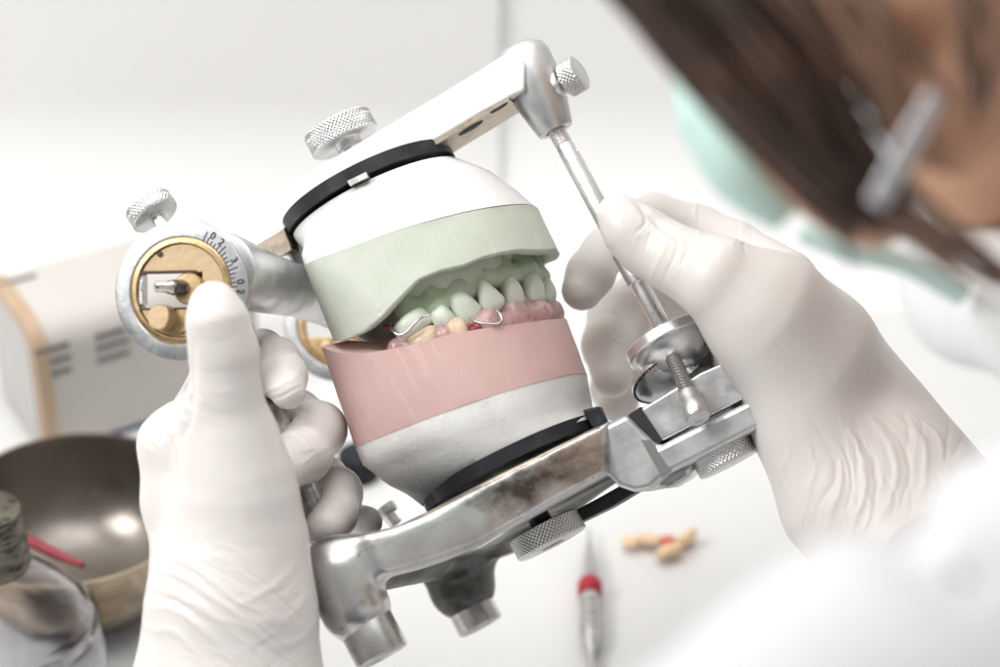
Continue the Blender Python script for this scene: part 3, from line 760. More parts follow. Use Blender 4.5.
# metal clasp and a chip of red acrylic at the molar
wp = [LP(x, y, l) for x, y, l in ((389, 322, -2.5), (393, 331, -2.8), (400, 335, -2.9), (408, 331, -2.92), (415, 323, -2.92), (423, 317, -2.9), (432, 315, -2.85))]
part('wire_clasp', *tube(wp, [.03, .045, .04, .04, .03, .025, .015], 10), M['steel'], uc)
part('acrylic_chip', *put(tooth_mesh(.34, .16, .2, 1), LP(389, 327, -2.4), nrm(F_-U_*.5), L_, nrm(U_+F_*.5)), M['red_acrylic'], uc)

lc = empty('lower_dental_cast', W_(G(1, 0, -2.5)), 'lower dental cast of pink stone on greyish white plaster with partial denture in place', 'dental cast')
pk_poly = [(300, 343), (318, 345), (326, 349), (340, 353), (362, 354), (385, 350), (420, 343), (450, 334), (480, 329), (510, 325), (545, 320), (568, 318)]
k0 = lev((319, 346), (567, 318), 3.0, 'D', lb=-2.35, poly=pk_poly)
k1 = lev((353, 450), (588, 374), 2.92, 'D', lb=-2.35)
k2 = lev((361, 467), (590, 392), 2.9, 'D', lb=-2.3)
k3 = lev((384, 489), (593, 408), 2.7, 'DO', lb=-1.8, mix=.7)
k4 = lev((416, 507), (599, 418), 2.42, 'O', lb=-.9, lf=.2)
k0i = shrink(k0, .08, -.02); k0j = shrink(k0, .4, -.12, .2); k0k = shrink(k0, .75, -.45, .4); k0l = shrink(k0, 1.3, -.3, .5); k0m = shrink(k0, 2.2, -.5, .5)
rs = [R3(k0m, .03), R3(k0l, .05, 3), R3(k0k, .05, 3), R3(k0j, .04, 3), R3(k0i, .01, 3), R3(mixlev(k0, k1, .0), .01, 3)]+[R3(mixlev(k0, k1, t), .015, 3) for t in (.03, .12, .3, .5, .7, .85, .97)]+[R3(k1, .008, 3)]
part('stone_base', *loft(rs), M['pink'], lc, sharp=60)
k1s = shrink(k1, .012, .0)
rs = [R3(k1s), R3(mixlev(k1s, k2, .5), .02, 6), R3(k2, .03, 6)]+[R3(mixlev(k2, k3, t), .04, 6) for t in (.35, .7)]+[R3(k3, .035, 6), R3(mixlev(k3, k4, .5), .03, 6), R3(k4)]
part('plaster_base', *loft(rs), M['plaster_low'], lc, sharp=60)
# black mounting plates (parts of the articulator)
def plate_part(levA, th, du):
    f, l, u = levA; rings = [(f, l, u+du), (f*1.0, l, u+du+th*.06), (f, l, u+du+th*.94), (f, l, u+du+th)]
    return loft([G(*x) for x in rings])
pf = lev((283, 237), (452, 153), 2.42, 'O', lb=-.9, lf=0)
part('mounting_plate', *plate_part(pf, .36, .0), M['black_plate'], art, sharp=40)
part('plate_pin', *lathe([(.14, 0), (.14, .9)], LP(452, 165, .4), U_, 20), M['dark_steel'], art)
part('plate_notch', *lprism([(347, 181), (366, 172), (368, 177), (350, 186)], -2.47, -2.3), M['alu'], art, smooth=False)
pf2 = lev((422, 515), (602, 427), 2.55, 'O', lb=-.9, lf=.2)
part('mounting_plate', *plate_part(pf2, .36, .0), M['black_plate'], art, sharp=40)
part('plate_tab', *lprism([(582, 410), (598, 406), (606, 424), (592, 428)], -.9, -.4), M['black_plate'], art, smooth=False, bevel=.05)

# partial denture on the lower cast
dn = [(398, 350, -2.35), (430, 342, -2.3), (462, 333, -2.0), (490, 324, -1.5), (515, 320, -.9), (535, 316, -.2), (545, 316, .6), (548, 318, 1.3)]
dpts = [LP(*q) for q in dn]
def dent_sdf(X):
    rr = [.3, .3, .3, .38, .44, .46, .42, .36]
    hh = [.0, .0, .05, .15, .22, .25, .2, .1]
    d = None
    for i in range(len(dpts)-1):
        e = cone_sdf(X, dpts[i], dpts[i+1], rr[i], rr[i+1]); e = np.minimum(e, cone_sdf(X, dpts[i]+U_*hh[i], dpts[i+1]+U_*hh[i+1], rr[i]*.85, rr[i+1]*.85))
        d = e if d is None else smin(d, e, .15)
    return (d+.06*fbm(X, 2.6, 3, 3)).astype(np.float32)
dp = np.array(dpts)
V, Q = sdf_mesh(dent_sdf, dp.min(0)-.8, dp.max(0)+1.0, .05); V = relax(V, Q, 1)
part('denture_base', V, Q, M['acrylic'], lc)
for k, (x, y, l, w, h, mm) in enumerate([(424, 339, -2.5, .85, .5, 'ivory'), (443, 334, -2.4, .45, .46, 'acrylic'), (458, 330, -2.4, .52, .58, 'ivory')]):
    c = LP(x, y, l); yaw = math.radians(12+8*k); ex = F_*math.cos(yaw)+L_*math.sin(yaw); ez = U_; ey = np.cross(ez, ex)
    part('tooth', *put(tooth_mesh(w, h, .5, .85, seed=40+k), c, ex, ey, ez), M[mm], lc)
part('acrylic_saddle', *put(tooth_mesh(.5, .3, .34, 1, seed=3), LP(475, 329, -2.1), nrm(F_*.9+L_*.3), L_, U_), M['red_acrylic'], lc)
part('acrylic_lobe', *put(tooth_mesh(.74, .62, .4, .6, .2, seed=4, e=.5), LP(488, 322, -1.9), nrm(F_*.8+L_*.5), nrm(L_-F_*.3), U_), M['acrylic'], lc)
wp = [LP(x, y, l) for x, y, l in ((470, 318, -2.3), (477, 322, -2.4), (487, 324, -2.45), (497, 324, -2.4), (502, 320, -2.35), (500, 314, -2.3), (495, 309, -2.2))]
part('wire_clasp', *tube(wp, .032, 10), M['shade'], lc)
# back molar area
part('acrylic_heel', *put(tooth_mesh(.9, .28, .6, 1, seed=9), LP(398, 349, -2.0), F_, L_, U_), M['pink'], lc)


# ================================================================== PERSON
pr = empty('person', W_(P(1150, 700, 36)), 'dark-haired person in white coat, green face mask and white latex gloves seen over the shoulder', 'person')

def crease(V, N, lines):
    """raised folds (amp>0) or grooves (amp<0) of the glove along lines given over its near face"""
    p = proj(V)+np.stack([fbm(V, .9, 3, 51), fbm(V, .9, 3, 52)], 1)*4.5; out = np.zeros(len(V)); face = np.clip(N[:, 2]*2.5+.1, 0, 1)
    for pts_, amp, wd in lines:
        q = np.array(pts_, float); Q_ = []
        for i in range(len(q)-1):
            p0, p1, p2, p3 = q[max(i-1, 0)], q[i], q[i+1], q[min(i+2, len(q)-1)]
            for k in range(6):
                t = k/6; Q_.append(.5*((2*p1)+(-p0+p2)*t+(2*p0-5*p1+4*p2-p3)*t*t+(-p0+3*p1-3*p2+p3)*t**3))
        Q_.append(q[-1]); q = np.array(Q_); n = len(q)
        dm = np.full(len(V), 1e9); tm = np.zeros(len(V))
        for i in range(n-1):
            ab = q[i+1]-q[i]; t = np.clip(((p-q[i]) @ ab)/(ab @ ab+1e-9), 0, 1)
            d = np.linalg.norm(p-q[i]-t[:, None]*ab, axis=1); c = d < dm; dm[c] = d[c]; tm[c] = (i+t[c])/(n-1)
        end = np.sin(np.clip(tm, .02, .98)*PI)**.6
        out += amp*end*np.exp(-(dm/wd)**2)
    return out*face
def S(px, py, d, rpx): return (P(px, py, d), rpx*d/FPX)
def hand(name, chains, k_body, lo_px, h, lines, noise, label):
    allp = [c for ch in chains for c in ch[0]]
    lo = np.min([p-r_ for p, r_ in allp], 0)-.4; hi = np.max([p+r_ for p, r_ in allp], 0)+.4
    def fn(X):
        d = None
        for ch, k, kj in chains:
            e = chain_sdf(X, ch, kj); d = e if d is None else smin(d, e, k)
        return (d+noise(X)).astype(np.float32)
    V, Q = sdf_mesh(fn, lo, hi, h); V = relax(V, Q, 3); N = vnormals(V, Q)
    if N[np.argmax(V[:, 2]), 2] < 0: N = -N
    V, Q = quad_sub(V, Q); V = relax(V, Q, 3); N = vnormals(V, Q)
    if N[np.argmax(V[:, 2]), 2] < 0: N = -N
    V = V+N*crease(V, N, [(a, b*.95, max(1.5, c*.68)) for a, b, c in lines])[:, None]
    return part(name, V, Q, M['glove'], pr, label=label)

# ---- left hand: thumb on the dial, fingers closed round the rear post
body = [S(212, 420, 54.2, 34), S(236, 480, 54.3, 50), S(238, 540, 54.5, 66), S(232, 610, 54.5, 82), S(228, 700, 54.5, 94), S(226, 800, 54.5, 98)]
back = [S(203, 402, 55.2, 20), S(181, 446, 55.6, 40), S(190, 500, 55.6, 46), S(214, 570, 55.2, 60), S(226, 660, 55, 84)]
thumb = [S(213, 303, 53.4, 21), S(217, 320, 53.4, 29), S(224, 352, 53.6, 32.5), S(226, 392, 53.8, 33), S(234, 440, 54.1, 42), S(238, 490, 54.3, 55)]
palm = [S(215, 470, 56.5, 40), S(240, 520, 57, 48), S(245, 600, 56, 60)]
idx = [S(190, 430, 56.1, 28), S(215, 375, 58.6, 24), S(262, 352, 59.4, 22), S(277, 360, 58.2, 22), S(283, 376, 57.2, 24), S(288, 391, 56.6, 18.5)]
mid = [S(200, 460, 57.3, 28), S(245, 420, 59.8, 26), S(296, 415, 59.8, 25), S(318, 430, 58.4, 28), S(303, 455, 57.0, 28), S(284, 468, 56.0, 24)]
rng_ = [S(205, 490, 57.6, 26), S(265, 470, 60.6, 25), S(322, 480, 60.0, 25), S(336, 493, 58.8, 26), S(332, 514, 57.7, 25), S(326, 527, 57.0, 21)]
pky = [S(215, 530, 57.6, 24), S(290, 515, 60.6, 20), S(345, 518, 60.3, 17), S(366, 522, 59.4, 16.5)]
linesL = [
    ([(196, 318), (212, 326), (232, 322)], -.006, 3), ([(194, 335), (214, 343), (240, 338)], -.005, 3),
    ([(194, 362), (215, 372), (240, 368)], -.006, 4), ([(196, 385), (220, 392), (244, 386)], .006, 3),
    ([(193, 340), (196, 366), (195, 390), (187, 415), (178, 440)], -.08, 7), ([(256, 402), (268, 430), (280, 462)], -.02, 8),
    ([(197, 395), (212, 405), (230, 410)], .006, 4), ([(190, 410), (210, 420), (230, 426)], .006, 4),
    ([(170, 372), (182, 380), (196, 398)], .025, 3.2), ([(160, 385), (174, 392), (190, 412)], .03, 3.2), ([(154, 396), (166, 404), (182, 424)], .025, 3.2), ([(150, 408), (160, 418), (172, 434)], .022, 3),
    ([(165, 378), (178, 387), (192, 404)], -.02, 2.4), ([(157, 391), (170, 399), (184, 418)], -.02, 2.4),
    ([(152, 548), (180, 560), (215, 582), (250, 612)], .03, 5), ([(150, 562), (185, 578), (225, 606), (262, 640)], .035, 5), ([(146, 582), (180, 594), (220, 622), (250, 655)], .03, 6),
    ([(144, 602), (175, 612), (210, 636), (235, 667)], .035, 6), ([(142, 622), (170, 632), (200, 655)], .03, 6), ([(300, 560), (285, 580), (262, 596), (235, 606)], .022, 6),
    ([(310, 590), (290, 612), (262, 628)], .025, 6), ([(316, 615), (296, 636), (270, 650)], .025, 6), ([(150, 572), (182, 586), (222, 614)], -.022, 3.5), ([(145, 592), (178, 603), (215, 629)], -.022, 3.5),
    ([(230, 470), (245, 510), (250, 550)], .015, 12), ([(262, 455), (276, 500), (290, 545)], -.012, 9),
    ([(265, 345), (280, 352), (298, 352)], -.022, 3), ([(262, 398), (280, 384), (302, 370)], .03, 3.5), ([(268, 404), (286, 394), (303, 382)], -.028, 2.5), ([(280, 440), (300, 448), (322, 444)], .022, 3), ([(276, 412), (296, 408), (318, 414)], -.02, 3),
    ([(284, 425), (300, 436), (318, 452)], .016, 3.5), ([(290, 418), (308, 428), (330, 440)], -.012, 3), ([(296, 462), (312, 454), (330, 440)], .016, 3),
    ([(312, 492), (326, 488), (346, 494)], -.012, 3), ([(318, 504), (332, 500), (350, 505)], .014, 3), ([(352, 512), (362, 518), (368, 530)], -.01, 2.5)]
rl = random.Random(4)
for k in range(34):
    y0 = rl.uniform(535, 668); x0 = rl.uniform(142, 250); n_ = rl.uniform(22, 70); sl_ = rl.uniform(.35, .85)
    linesL.append(([(x0, y0), (x0+n_*.5, y0+n_*.5*sl_-rl.uniform(0, 4)), (x0+n_, y0+n_*sl_)], rl.choice((-1, 1, 1))*rl.uniform(.006, .016), rl.uniform(2.2, 4)))
for k in range(16):
    y0 = rl.uniform(366, 440); x0 = rl.uniform(148, 188)-(y0-366)*.25; n_ = rl.uniform(12, 26)
    linesL.append(([(x0, y0), (x0+n_*.5, y0+n_*.45), (x0+n_*.85, y0+n_)], rl.choice((-1, 1))*rl.uniform(.006, .014), rl.uniform(2, 3)))
for k in range(12):
    y0 = rl.uniform(560, 660); x0 = rl.uniform(270, 314); n_ = rl.uniform(15, 40)
    linesL.append(([(x0, y0), (x0-n_*.5, y0+n_*.35), (x0-n_, y0+n_*.6)], rl.choice((-1, 1))*rl.uniform(.006, .014), rl.uniform(2, 3.5)))
hand('gloved_hand', [(thumb, .30, .35), (body, .45, .5), (back, .40, .4), (palm, .5, .5), (idx, .22, .18), (mid, .10, .18), (rng_, .08, .18), (pky, .08, .15)],
     .3, None, .062, linesL, lambda X: .015*fbm(X, .8, 2, 11), 'left hand in a white latex glove with its thumb on the brass dial')

# ---- right hand: thumb and index pinch the incisal rod
thumbR = [S(615, 212, 57.60, 17), S(628, 227, 57.60, 25), S(650, 245, 57.60, 30), S(680, 262, 57.20, 32), S(720, 281, 56.76, 42), S(766, 315, 57.00, 64), S(808, 358, 57.60, 74)]
bodyR = [S(748, 300, 58.60, 52), S(785, 345, 58.80, 74), S(826, 402, 58.60, 78), S(866, 452, 58.20, 80), S(905, 500, 57.40, 82), S(985, 590, 55.40, 84)]
thenR = [S(788, 358, 57.20, 52), S(814, 428, 57.40, 54), S(834, 468, 57.40, 56), S(850, 500, 57.20, 66), S(930, 570, 55.90, 80)]
idxR = [S(775, 290, 61.5, 46), S(735, 252, 62.5, 30), S(700, 230, 63.2, 24), S(655, 217, 63.2, 23), S(628, 222, 62.6, 21), S(604, 252, 61.8, 22), S(590, 274, 61.2, 24), S(582, 290, 61, 21)]
midR = [S(790, 330, 63.5, 40), S(740, 300, 65, 32), S(690, 290, 65.5, 30), S(645, 296, 65, 29), S(618, 316, 64.2, 30), S(610, 345, 63.2, 28), S(612, 378, 62.4, 20)]
rinR = [S(790, 350, 65, 38), S(740, 340, 67, 30), S(670, 335, 67.5, 28), S(630, 355, 66.8, 27), S(616, 388, 66, 25), S(618, 402, 65.4, 21)]
pkyR = [S(800, 380, 65, 34), S(760, 390, 67.5, 26), S(710, 395, 68, 24), S(680, 405, 67.5, 20)]
linesR = [
    ([(640, 208), (646, 222), (640, 236)], -.03, 3), ([(658, 226), (664, 238), (658, 262), (648, 282)], .022, 3.2), ([(668, 226), (674, 242), (668, 266), (660, 288)], -.02, 2.6),
    ([(678, 232), (680, 252), (674, 276)], .02, 3.2), ([(650, 222), (652, 240), (646, 258)], -.018, 2.6), ([(688, 236), (694, 256), (690, 280)], .014, 4),
    ([(632, 200), (642, 208), (655, 222), (672, 232), (700, 243), (722, 249)], -.075, 5),
    ([(694, 202), (697, 218), (696, 238)], .035, 2.2), ([(744, 222), (738, 236), (736, 250)], .018, 3), ([(752, 226), (747, 240), (748, 256)], -.02, 3),
    ([(603, 204), (612, 214), (618, 226)], -.012, 4), ([(566, 262), (580, 256), (600, 262)], -.012, 3), ([(605, 330), (618, 340), (634, 345)], .014, 3), ([(590, 318), (605, 314), (626, 320)], -.012, 3),
    ([(812, 420), (826, 444), (832, 470), (822, 500), (812, 530)], -.035, 5), ([(805, 436), (812, 466), (806, 500), (800, 520)], .035, 4.5), ([(823, 440), (836, 470), (832, 505), (826, 535)], .04, 4.5),
    ([(848, 430), (862, 460), (862, 495), (850, 540)], .04, 4.5), ([(856, 436), (872, 462), (874, 500), (864, 545)], -.03, 4), ([(868, 418), (890, 446), (894, 480), (880, 520)], .045, 5),
    ([(878, 420), (903, 448), (908, 480), (896, 515)], -.03, 4), ([(890, 414), (918, 442), (925, 470), (918, 500)], .04, 5), ([(905, 408), (935, 436), (945, 462)], .03, 5),
    ([(786, 452), (786, 480), (792, 505)], .025, 4), ([(776, 448), (774, 474), (778, 492)], -.02, 4), ([(835, 440), (848, 470), (846, 510)], -.03, 4),
    ([(760, 340), (800, 352), (846, 380)], .012, 22), ([(720, 330), (735, 372), (760, 420)], -.015, 14), ([(845, 332), (862, 352), (884, 372)], .014, 4), ([(880, 360), (905, 384), (930, 402)], .016, 4)]
for k in range(40):
    x0 = rl.uniform(775, 960); y0 = rl.uniform(425, 500)-(x0-775)*.12; n_ = rl.uniform(25, 75); b_ = rl.uniform(2, 16)
    linesR.append(([(x0, y0), (x0+b_, y0+n_*.45), (x0+b_*.6, y0+n_)], rl.choice((-1, 1, 1))*rl.uniform(.006, .018), rl.uniform(2, 3.8)))
for k in range(14):
    x0 = rl.uniform(640, 700); y0 = 215+(x0-640)*.45+rl.uniform(-8, 6); n_ = rl.uniform(14, 40)
    linesR.append(([(x0, y0), (x0+rl.uniform(0, 4), y0+n_*.5), (x0-rl.uniform(2, 10), y0+n_)], rl.choice((-1, 1))*rl.uniform(.005, .012), rl.uniform(1.8, 3)))
hand('gloved_hand', [(thumbR, .30, .4), (bodyR, .5, .6), (thenR, .55, .6), (idxR, .14, .16), (midR, .10, .16), (rinR, .08, .16), (pkyR, .12, .16)],
     .3, None, .068, linesR, lambda X: .015*fbm(X, .8, 2, 31), 'right hand in a white latex glove pinching the steel rod')

# ---- coat: body and the near sleeve
def coat_sdf(X):
    d = chain_sdf(X, [S(975, 600, 58, 92), S(1000, 650, 52, 140), S(1060, 760, 42, 210), S(1150, 860, 33, 330)], 1.2)
    d = smin(d, chain_sdf(X, [S(740, 840, 25.5, 190), S(895, 770, 26.5, 215), S(1090, 650, 28, 205), S(1420, 560, 30, 260)], .8), .8)
    t = chain_sdf(X, [(A(14.5, -3.0, -43), 3.6), (A(20, -10, -40), 8), (A(24, -26, -40), 12), (A(24, -42, -42), 13)], 2.5)
    d = smin(d, t, 2.)
    def fold(a, b, amp, wd):
        q = np.stack([500+X[..., 0]/-X[..., 2]*FPX, 333.5-X[..., 1]/-X[..., 2]*FPX], -1); a = A(*a); ab = A(*b)-a
        t = np.clip(((q-a) @ ab)/(ab @ ab), 0, 1); return amp*np.exp(-(np.linalg.norm(q-a-t[..., None]*ab, axis=-1)/wd)**2)
    d = d+.8*fold((915, 548), (1120, 700), 1.0, 30)*(X[..., 2] > -34)
    return (d+.10*fbm(X, .22, 3, 3)).astype(np.float32)
V, Q = sdf_mesh(coat_sdf, (0, -50, -60), (38, 6, -20), .4); V = relax(V, Q, 2)
part('lab_coat', V, Q, M['coat'], pr)

def collar_sdf(X):
    t2 = chain_sdf(X, [(A(10.2, 1.2, -47), .9), (A(9.2, .9, -45.5), 1.3), (A(11.5, -.8, -40), 1.6), (A(16, -3, -36), 3)], 1.0)
    return (t2+.08*fbm(X, .6, 3, 9)).astype(np.float32)
V, Q = sdf_mesh(collar_sdf, (5, -9, -52), (22, 5, -30), .25); V = relax(V, Q, 2)
part('collar', V, Q, mat('lit_coat_cloth', (.86, .86, .86), .9), pr)  # same coat cloth, lightened in colour against the shade it lies in

# ---- head, neck
fd = nrm(A(-.80, -.42, -.42)); upv = A(-.30, .86, -.2); upv = nrm(upv-fd*(upv @ fd)); sd_ = np.cross(fd, upv)   # sd_: toward camera side?
if sd_[2] < 0: sd_ = -sd_
HC = A(12.0, 14.2, -44.5)              # centre of the skull
H = lambda a, b, c: HC+fd*a+upv*b+sd_*c
def head_sdf(X):
    d = ell_sdf(X, H(-.8, 1.5, 0), (9.4, 8.6, 7.4), np.stack([fd, upv, sd_]))
    d = smin(d, ell_sdf(X, H(3.5, -4.0, 0), (5.6, 6.6, 5.6), np.stack([fd, upv, sd_])), 2.)
    d = smin(d, cone_sdf(X, H(0, -6.4, 4.2), H(7.0, -8.8, 1.0), 1.5, 1.4), 1.2)
    d = smin(d, cone_sdf(X, H(0, -6.4, -4.2), H(7.0, -8.8, -1.0), 1.5, 1.4), 1.2)
    d = smin(d, cone_sdf(X, H(8.4, -.2, 0), H(9.9, -2.6, 0), .6, 1.1), .8)      # nose
    d = smin(d, cone_sdf(X, H(8.0, -5.3, -1.2), H(8.0, -5.3, 1.2), .7, .7), .6)
    for s_ in (-1, 1):
        d = -smin(-d, ell_sdf(X, H(8.6, 1.0, 3.2*s_), (1.0, 1.0, 1.6), np.stack([fd, upv, sd_])), .6)
        d = smin(d, ell_sdf(X, H(7.0, 1.0, 3.1*s_), (1.3, 1.2, 1.3), np.stack([fd, upv, sd_])), .1)
    nb = A(17.5, 2.5, -43)
    d = smin(d, cone_sdf(X, H(-2.6, -4, 0), nb, 5.6, 6.0), 2.2)
    return d.astype(np.float32)
V, Q = sdf_mesh(head_sdf, (-3, -9, -58), (26, 27, -32), .32); V = relax(V, Q, 2)
part('head', V, Q, M['skin'], pr)
# ear on the near side
EC = P(955, 62, 35.8)
def ear_sdf(X):
    ea = np.stack([nrm(fd), upv, sd_])
    q = (X-EC) @ ea.T.astype(np.float32)
    d = ell_sdf(X, EC+upv*1.8, (1.7, 3.0, .6), ea)
    d = smin(d, ell_sdf(X, EC-upv*.5+fd*.3, (1.05, 1.2, .5), ea), .5)
    d = -smin(-d, ell_sdf(X, EC+upv*1.9+fd*.3+sd_*.55, (1.0, 2.0, .5), ea), .25)
    d = smin(d, ell_sdf(X, EC+upv*1.3-fd*.1, (.5, 1.5, .55), ea), .3)
    d = smin(d, cone_sdf(X, EC+upv*1.2, EC+upv*1.2-sd_*2.5, .9, 1.2), .5)
    return d.astype(np.float32)
V, Q = sdf_mesh(ear_sdf, EC-4.6, EC+6.2, .16); V = relax(V, Q, 2)
part('ear', V, Q, M['skin'], pr)
for s_ in (-1, 1):
    part('eye', *lathe([(.001, -1.1)]+[(1.1*math.sin(t), -1.1*math.cos(t)) for t in np.linspace(.2, PI-.2, 14)]+[(.001, 1.1)], H(7.6, .9, 3.1*s_), fd, 24), M['eye'], pr)
# earring: a slim silver band hanging from the lobe
e0 = P(936, 94, 32.6); e1_ = P(875, 205, 32.9)
ed = nrm(e1_-e0); el = np.linalg.norm(e1_-e0); ew = nrm(np.cross(ed, A(0, 0, 1)))
nb_ = 7; segs = []
for k in range(nb_):
    segs.append(box(e0+ed*(el*(k+.5)/nb_), ed*el/nb_*.46, ew*(.15-.02*abs(k-3)/3), A(0, 0, 1)*.05))
part('earring', *join(segs), M['silver'], pr, smooth=False, bevel=.03)
# face mask over nose and chin with its ear loop
def mask_sdf(X):
    d = np.minimum(ell_sdf(X, H(4.6, -4.4, 0), (6.6, 6.2, 6.2), np.stack([fd, upv, sd_])), 9)
    d = np.maximum(d, -ell_sdf(X, H(4.2, -4.3, 0), (6.2, 5.9, 5.9), np.stack([fd, upv, sd_])))
    q = (X-HC) @ np.stack([fd, upv, sd_]).T.astype(np.float32)
    d = np.maximum(d, 6.8-q[..., 0]); d = np.maximum(d, -1.5-q[..., 2]); d = np.maximum(d, q[..., 1]+.6)
    pxx = 500+X[..., 0]/-X[..., 2]*FPX; d = np.maximum(d, (pxx-835)*.017)
    return (d+.05*np.sin(q[..., 1]*5)).astype(np.float32)
V, Q = sdf_mesh(mask_sdf, (-5, -5, -60), (19, 17, -34), .22); V = relax(V, Q, 1)
part('face_mask', V, Q, M['mask'], pr)
part('mask_edge', *tube([P(700, 60, 40), P(722, 118, 39.5), P(748, 170, 39), P(790, 215, 39)], [.5, .75, .65, .35], 16), M['mask'], pr)
part('mask_string', *tube([P(800, 232, 41), P(850, 250, 41), P(905, 264, 42), P(960, 292, 43)], [.16, .22, .2, .24], 12), M['teal'], pr)
# hair: a cap and long strands falling forward past the cheek
def hair_sdf(X):
    ea = np.stack([fd, upv, sd_]); q = (X-HC) @ ea.T.astype(np.float32)
    d = ell_sdf(X, H(-1.4, 2.0, 0), (10.0, 9.4, 8.2), ea)
    d = np.maximum(d, -(q[..., 1]+3.5+np.maximum(0, q[..., 0])*-1.25+.0*q[..., 2]))
    d = np.maximum(d, q[..., 0]-7.2)
    return (d+.15*fbm(X, .9, 3, 4)).astype(np.float32)
V, Q = sdf_mesh(hair_sdf, (-5, 0, -58), (27, 29, -30), .34)
part('hair', V, Q, M['hair'], pr)
strands = []
def strand(a, b, c, n_, spread, r_):
    for _ in range(n_):
        j = rng.normal(0, 1, 3); k = rng.normal(0, 1, 3)
        pa_, pb_, pc_ = [P(*q) for q in (a, b, c)]
        off = A(*rng.normal(0, spread, 3)); off2 = A(*rng.normal(0, spread, 3))
        strands.append(tube([pa_+off, pb_+(off+off2)/2+j*.08, pc_+off2*.8+k*.06], [r_*rng.uniform(.7, 1.3), r_, r_*.35], 6, sub=6))
strand((590, -90, 36), (715, 60, 35.5), (866, 208, 35), 130, .28, .085)
strand((690, -80, 35.5), (790, 60, 35), (880, 200, 35), 60, .42, .065)
part('hair_strand', *join(strands), M['hair'], pr)['kind'] = 'stuff'
strands = []
strand((800, -80, 34.5), (860, 30, 34.6), (905, 110, 35), 16, .5, .05)
strand((980, -60, 34), (990, 40, 34), (975, 100, 35), 14, .3, .06)
strand((888, 190, 35.4), (950, 245, 36.5), (1030, 300, 38), 14, .2, .06)

part('hair_lock', *join(strands), M['hair_brown'], pr)['kind'] = 'stuff'
# cheek seen between hair and mask
part('cheek', *tube([P(760, 60, 38.5), P(805, 140, 38), P(855, 200, 37.5), P(885, 222, 38.5)], [.8, .9, .7, .4], 20), M['skin'], pr)

# ================================================================== THINGS ON THE BENCH
def pw(V): return np.asarray(V)*.01
def wlathe(prof, c, n=96, axis=(0, 0, 1), caps=True, disp=None): V, Fc = lathe(prof, c, axis, n, caps=caps, ref=A(1, 0, .01), disp=disp); return pw(V), Fc
# bowl
bc = T(72, 506, 3.3); bc[2] = 0
bw = empty('metal_bowl', bc*.01, 'tarnished brown metal bowl standing behind the glass bottle', 'bowl')
Rb = 3.88
out = [(1.5, .0), (1.9, .03), (2.6, .28), (3.2, .85), (3.6, 1.7), (3.8, 2.6), (Rb, 3.22), (Rb-.02, 3.30), (Rb-.10, 3.31)]
inn = [(Rb-.10, 3.31), (Rb-.16, 3.2), (3.62, 2.6), (3.42, 1.75), (3.0, 1.0), (2.4, .45), (1.7, .2), (.8, .12), (.001, .1)]
part('outside', *wlathe([(.001, .0)]+out, bc, 128, caps=False), M['bowl_out'], bw, world=True, sharp=60)
part('inside', *wlathe(inn, bc, 128, caps=False), M['bowl'], bw, world=True, sharp=60)
# red handle lying in the bowl
ra = T(18, 535, 2.85); rb = T(84, 566, 2.7); rm = (ra+rb)/2+A(0, 0, -.05)
o = part('plastic_strip', *(lambda t: (pw(t[0]), t[1]))(tube([ra+A(-1, .3, .3), ra, rm, rb], [.1, .15, .17, .08], 16)), M['red'], world=True)
tag(o, 'dark red plastic strip lying inside the metal bowl', 'plastic strip')
# bottle
kc = T(21, 733, 0); bo = empty('glass_bottle', kc*.01, 'round clear glass bottle with corroded metal cap in the lower left corner', 'bottle')
bh = [(0.01, .02), (2.5, .02), (2.85, .2), (3.0, .7), (3.05, 1.6), (3.1, 2.6), (3.08, 3.3), (2.98, 3.8), (2.92, 3.95), (2.98, 4.08), (2.86, 4.3), (2.72, 4.42), (2.7, 4.5), (2.4, 4.85), (1.9, 5.35), (1.35, 5.85), (1.0, 6.15), (.88, 6.4), (.86, 7.0)]
bi = [(r_-.08 if r_ > .2 else r_, z+.03) for r_, z in bh[::-1]]; bi[-1] = (.01, .25); bi[-2] = (2.4, .25)
bh = [(r_*.88, z) for r_, z in bh]; bi = [(r_*.88, z) for r_, z in bi]
part('glass', *wlathe(bh+[(.7, 7.02)]+bi, kc, 112, caps=False), M['glass'], bo, world=True, sharp=70)
ck = kc+A(0, 0, 0)
cp = [(.01, 6.2), (.93, 6.2), (.96, 6.26), (.95, 6.5), (.91, 6.56), (.91, 6.9), (.94, 6.98), (.91, 7.06), (.90, 7.35), (.93, 7.43), (.90, 7.5), (.89, 8.0), (.87, 8.12), (.8, 8.15), (.01, 8.1)]
part('cap', *wlathe(cp, ck, 72), M['cap'], bo, world=True, sharp=50)


# beige appliance
B0 = T(47, 458); B1 = T(150, 426); ee = nrm(B1-B0); nn = np.cross(A(0, 0, 1), ee)   # nn: away from the camera
if nn[1] < 0: nn = -nn
r = RC @ A((235-500)/FPX, -(400-333.5)/FPX, -1)
Lb = 8.0; Hb = 5.0; Db = 4.3
ap = empty('bench_appliance', (B0+ee*Lb/2+nn*Db/2)*.01, 'cream box-shaped bench appliance with dark vent slots and a tan wooden edge', 'appliance')
def apro(off, r0=1.1):
    pts_ = [(0-off, .25)]
    for t in np.linspace(PI, PI/2, 10): pts_.append((r0+(r0+off)*math.cos(t), Hb-r0+(r0+off)*math.sin(t)))
    pts_ += [(Db-.3, Hb+off), (Db+off, Hb-.3), (Db+off, .25)]
    return pts_
def aext(pro, s0, s1): return [np.array([B0+ee*s_+nn*a+A(0, 0, b) for a, b in pro])*.01 for s_ in (s0, s1)]
part('body', *prism(*aext(apro(0), .45, Lb)), M['cream'], ap, world=True, sharp=30)
part('wooden_edge', *prism(*aext(apro(.06), 0, .5)), M['wood'], ap, world=True, sharp=30)
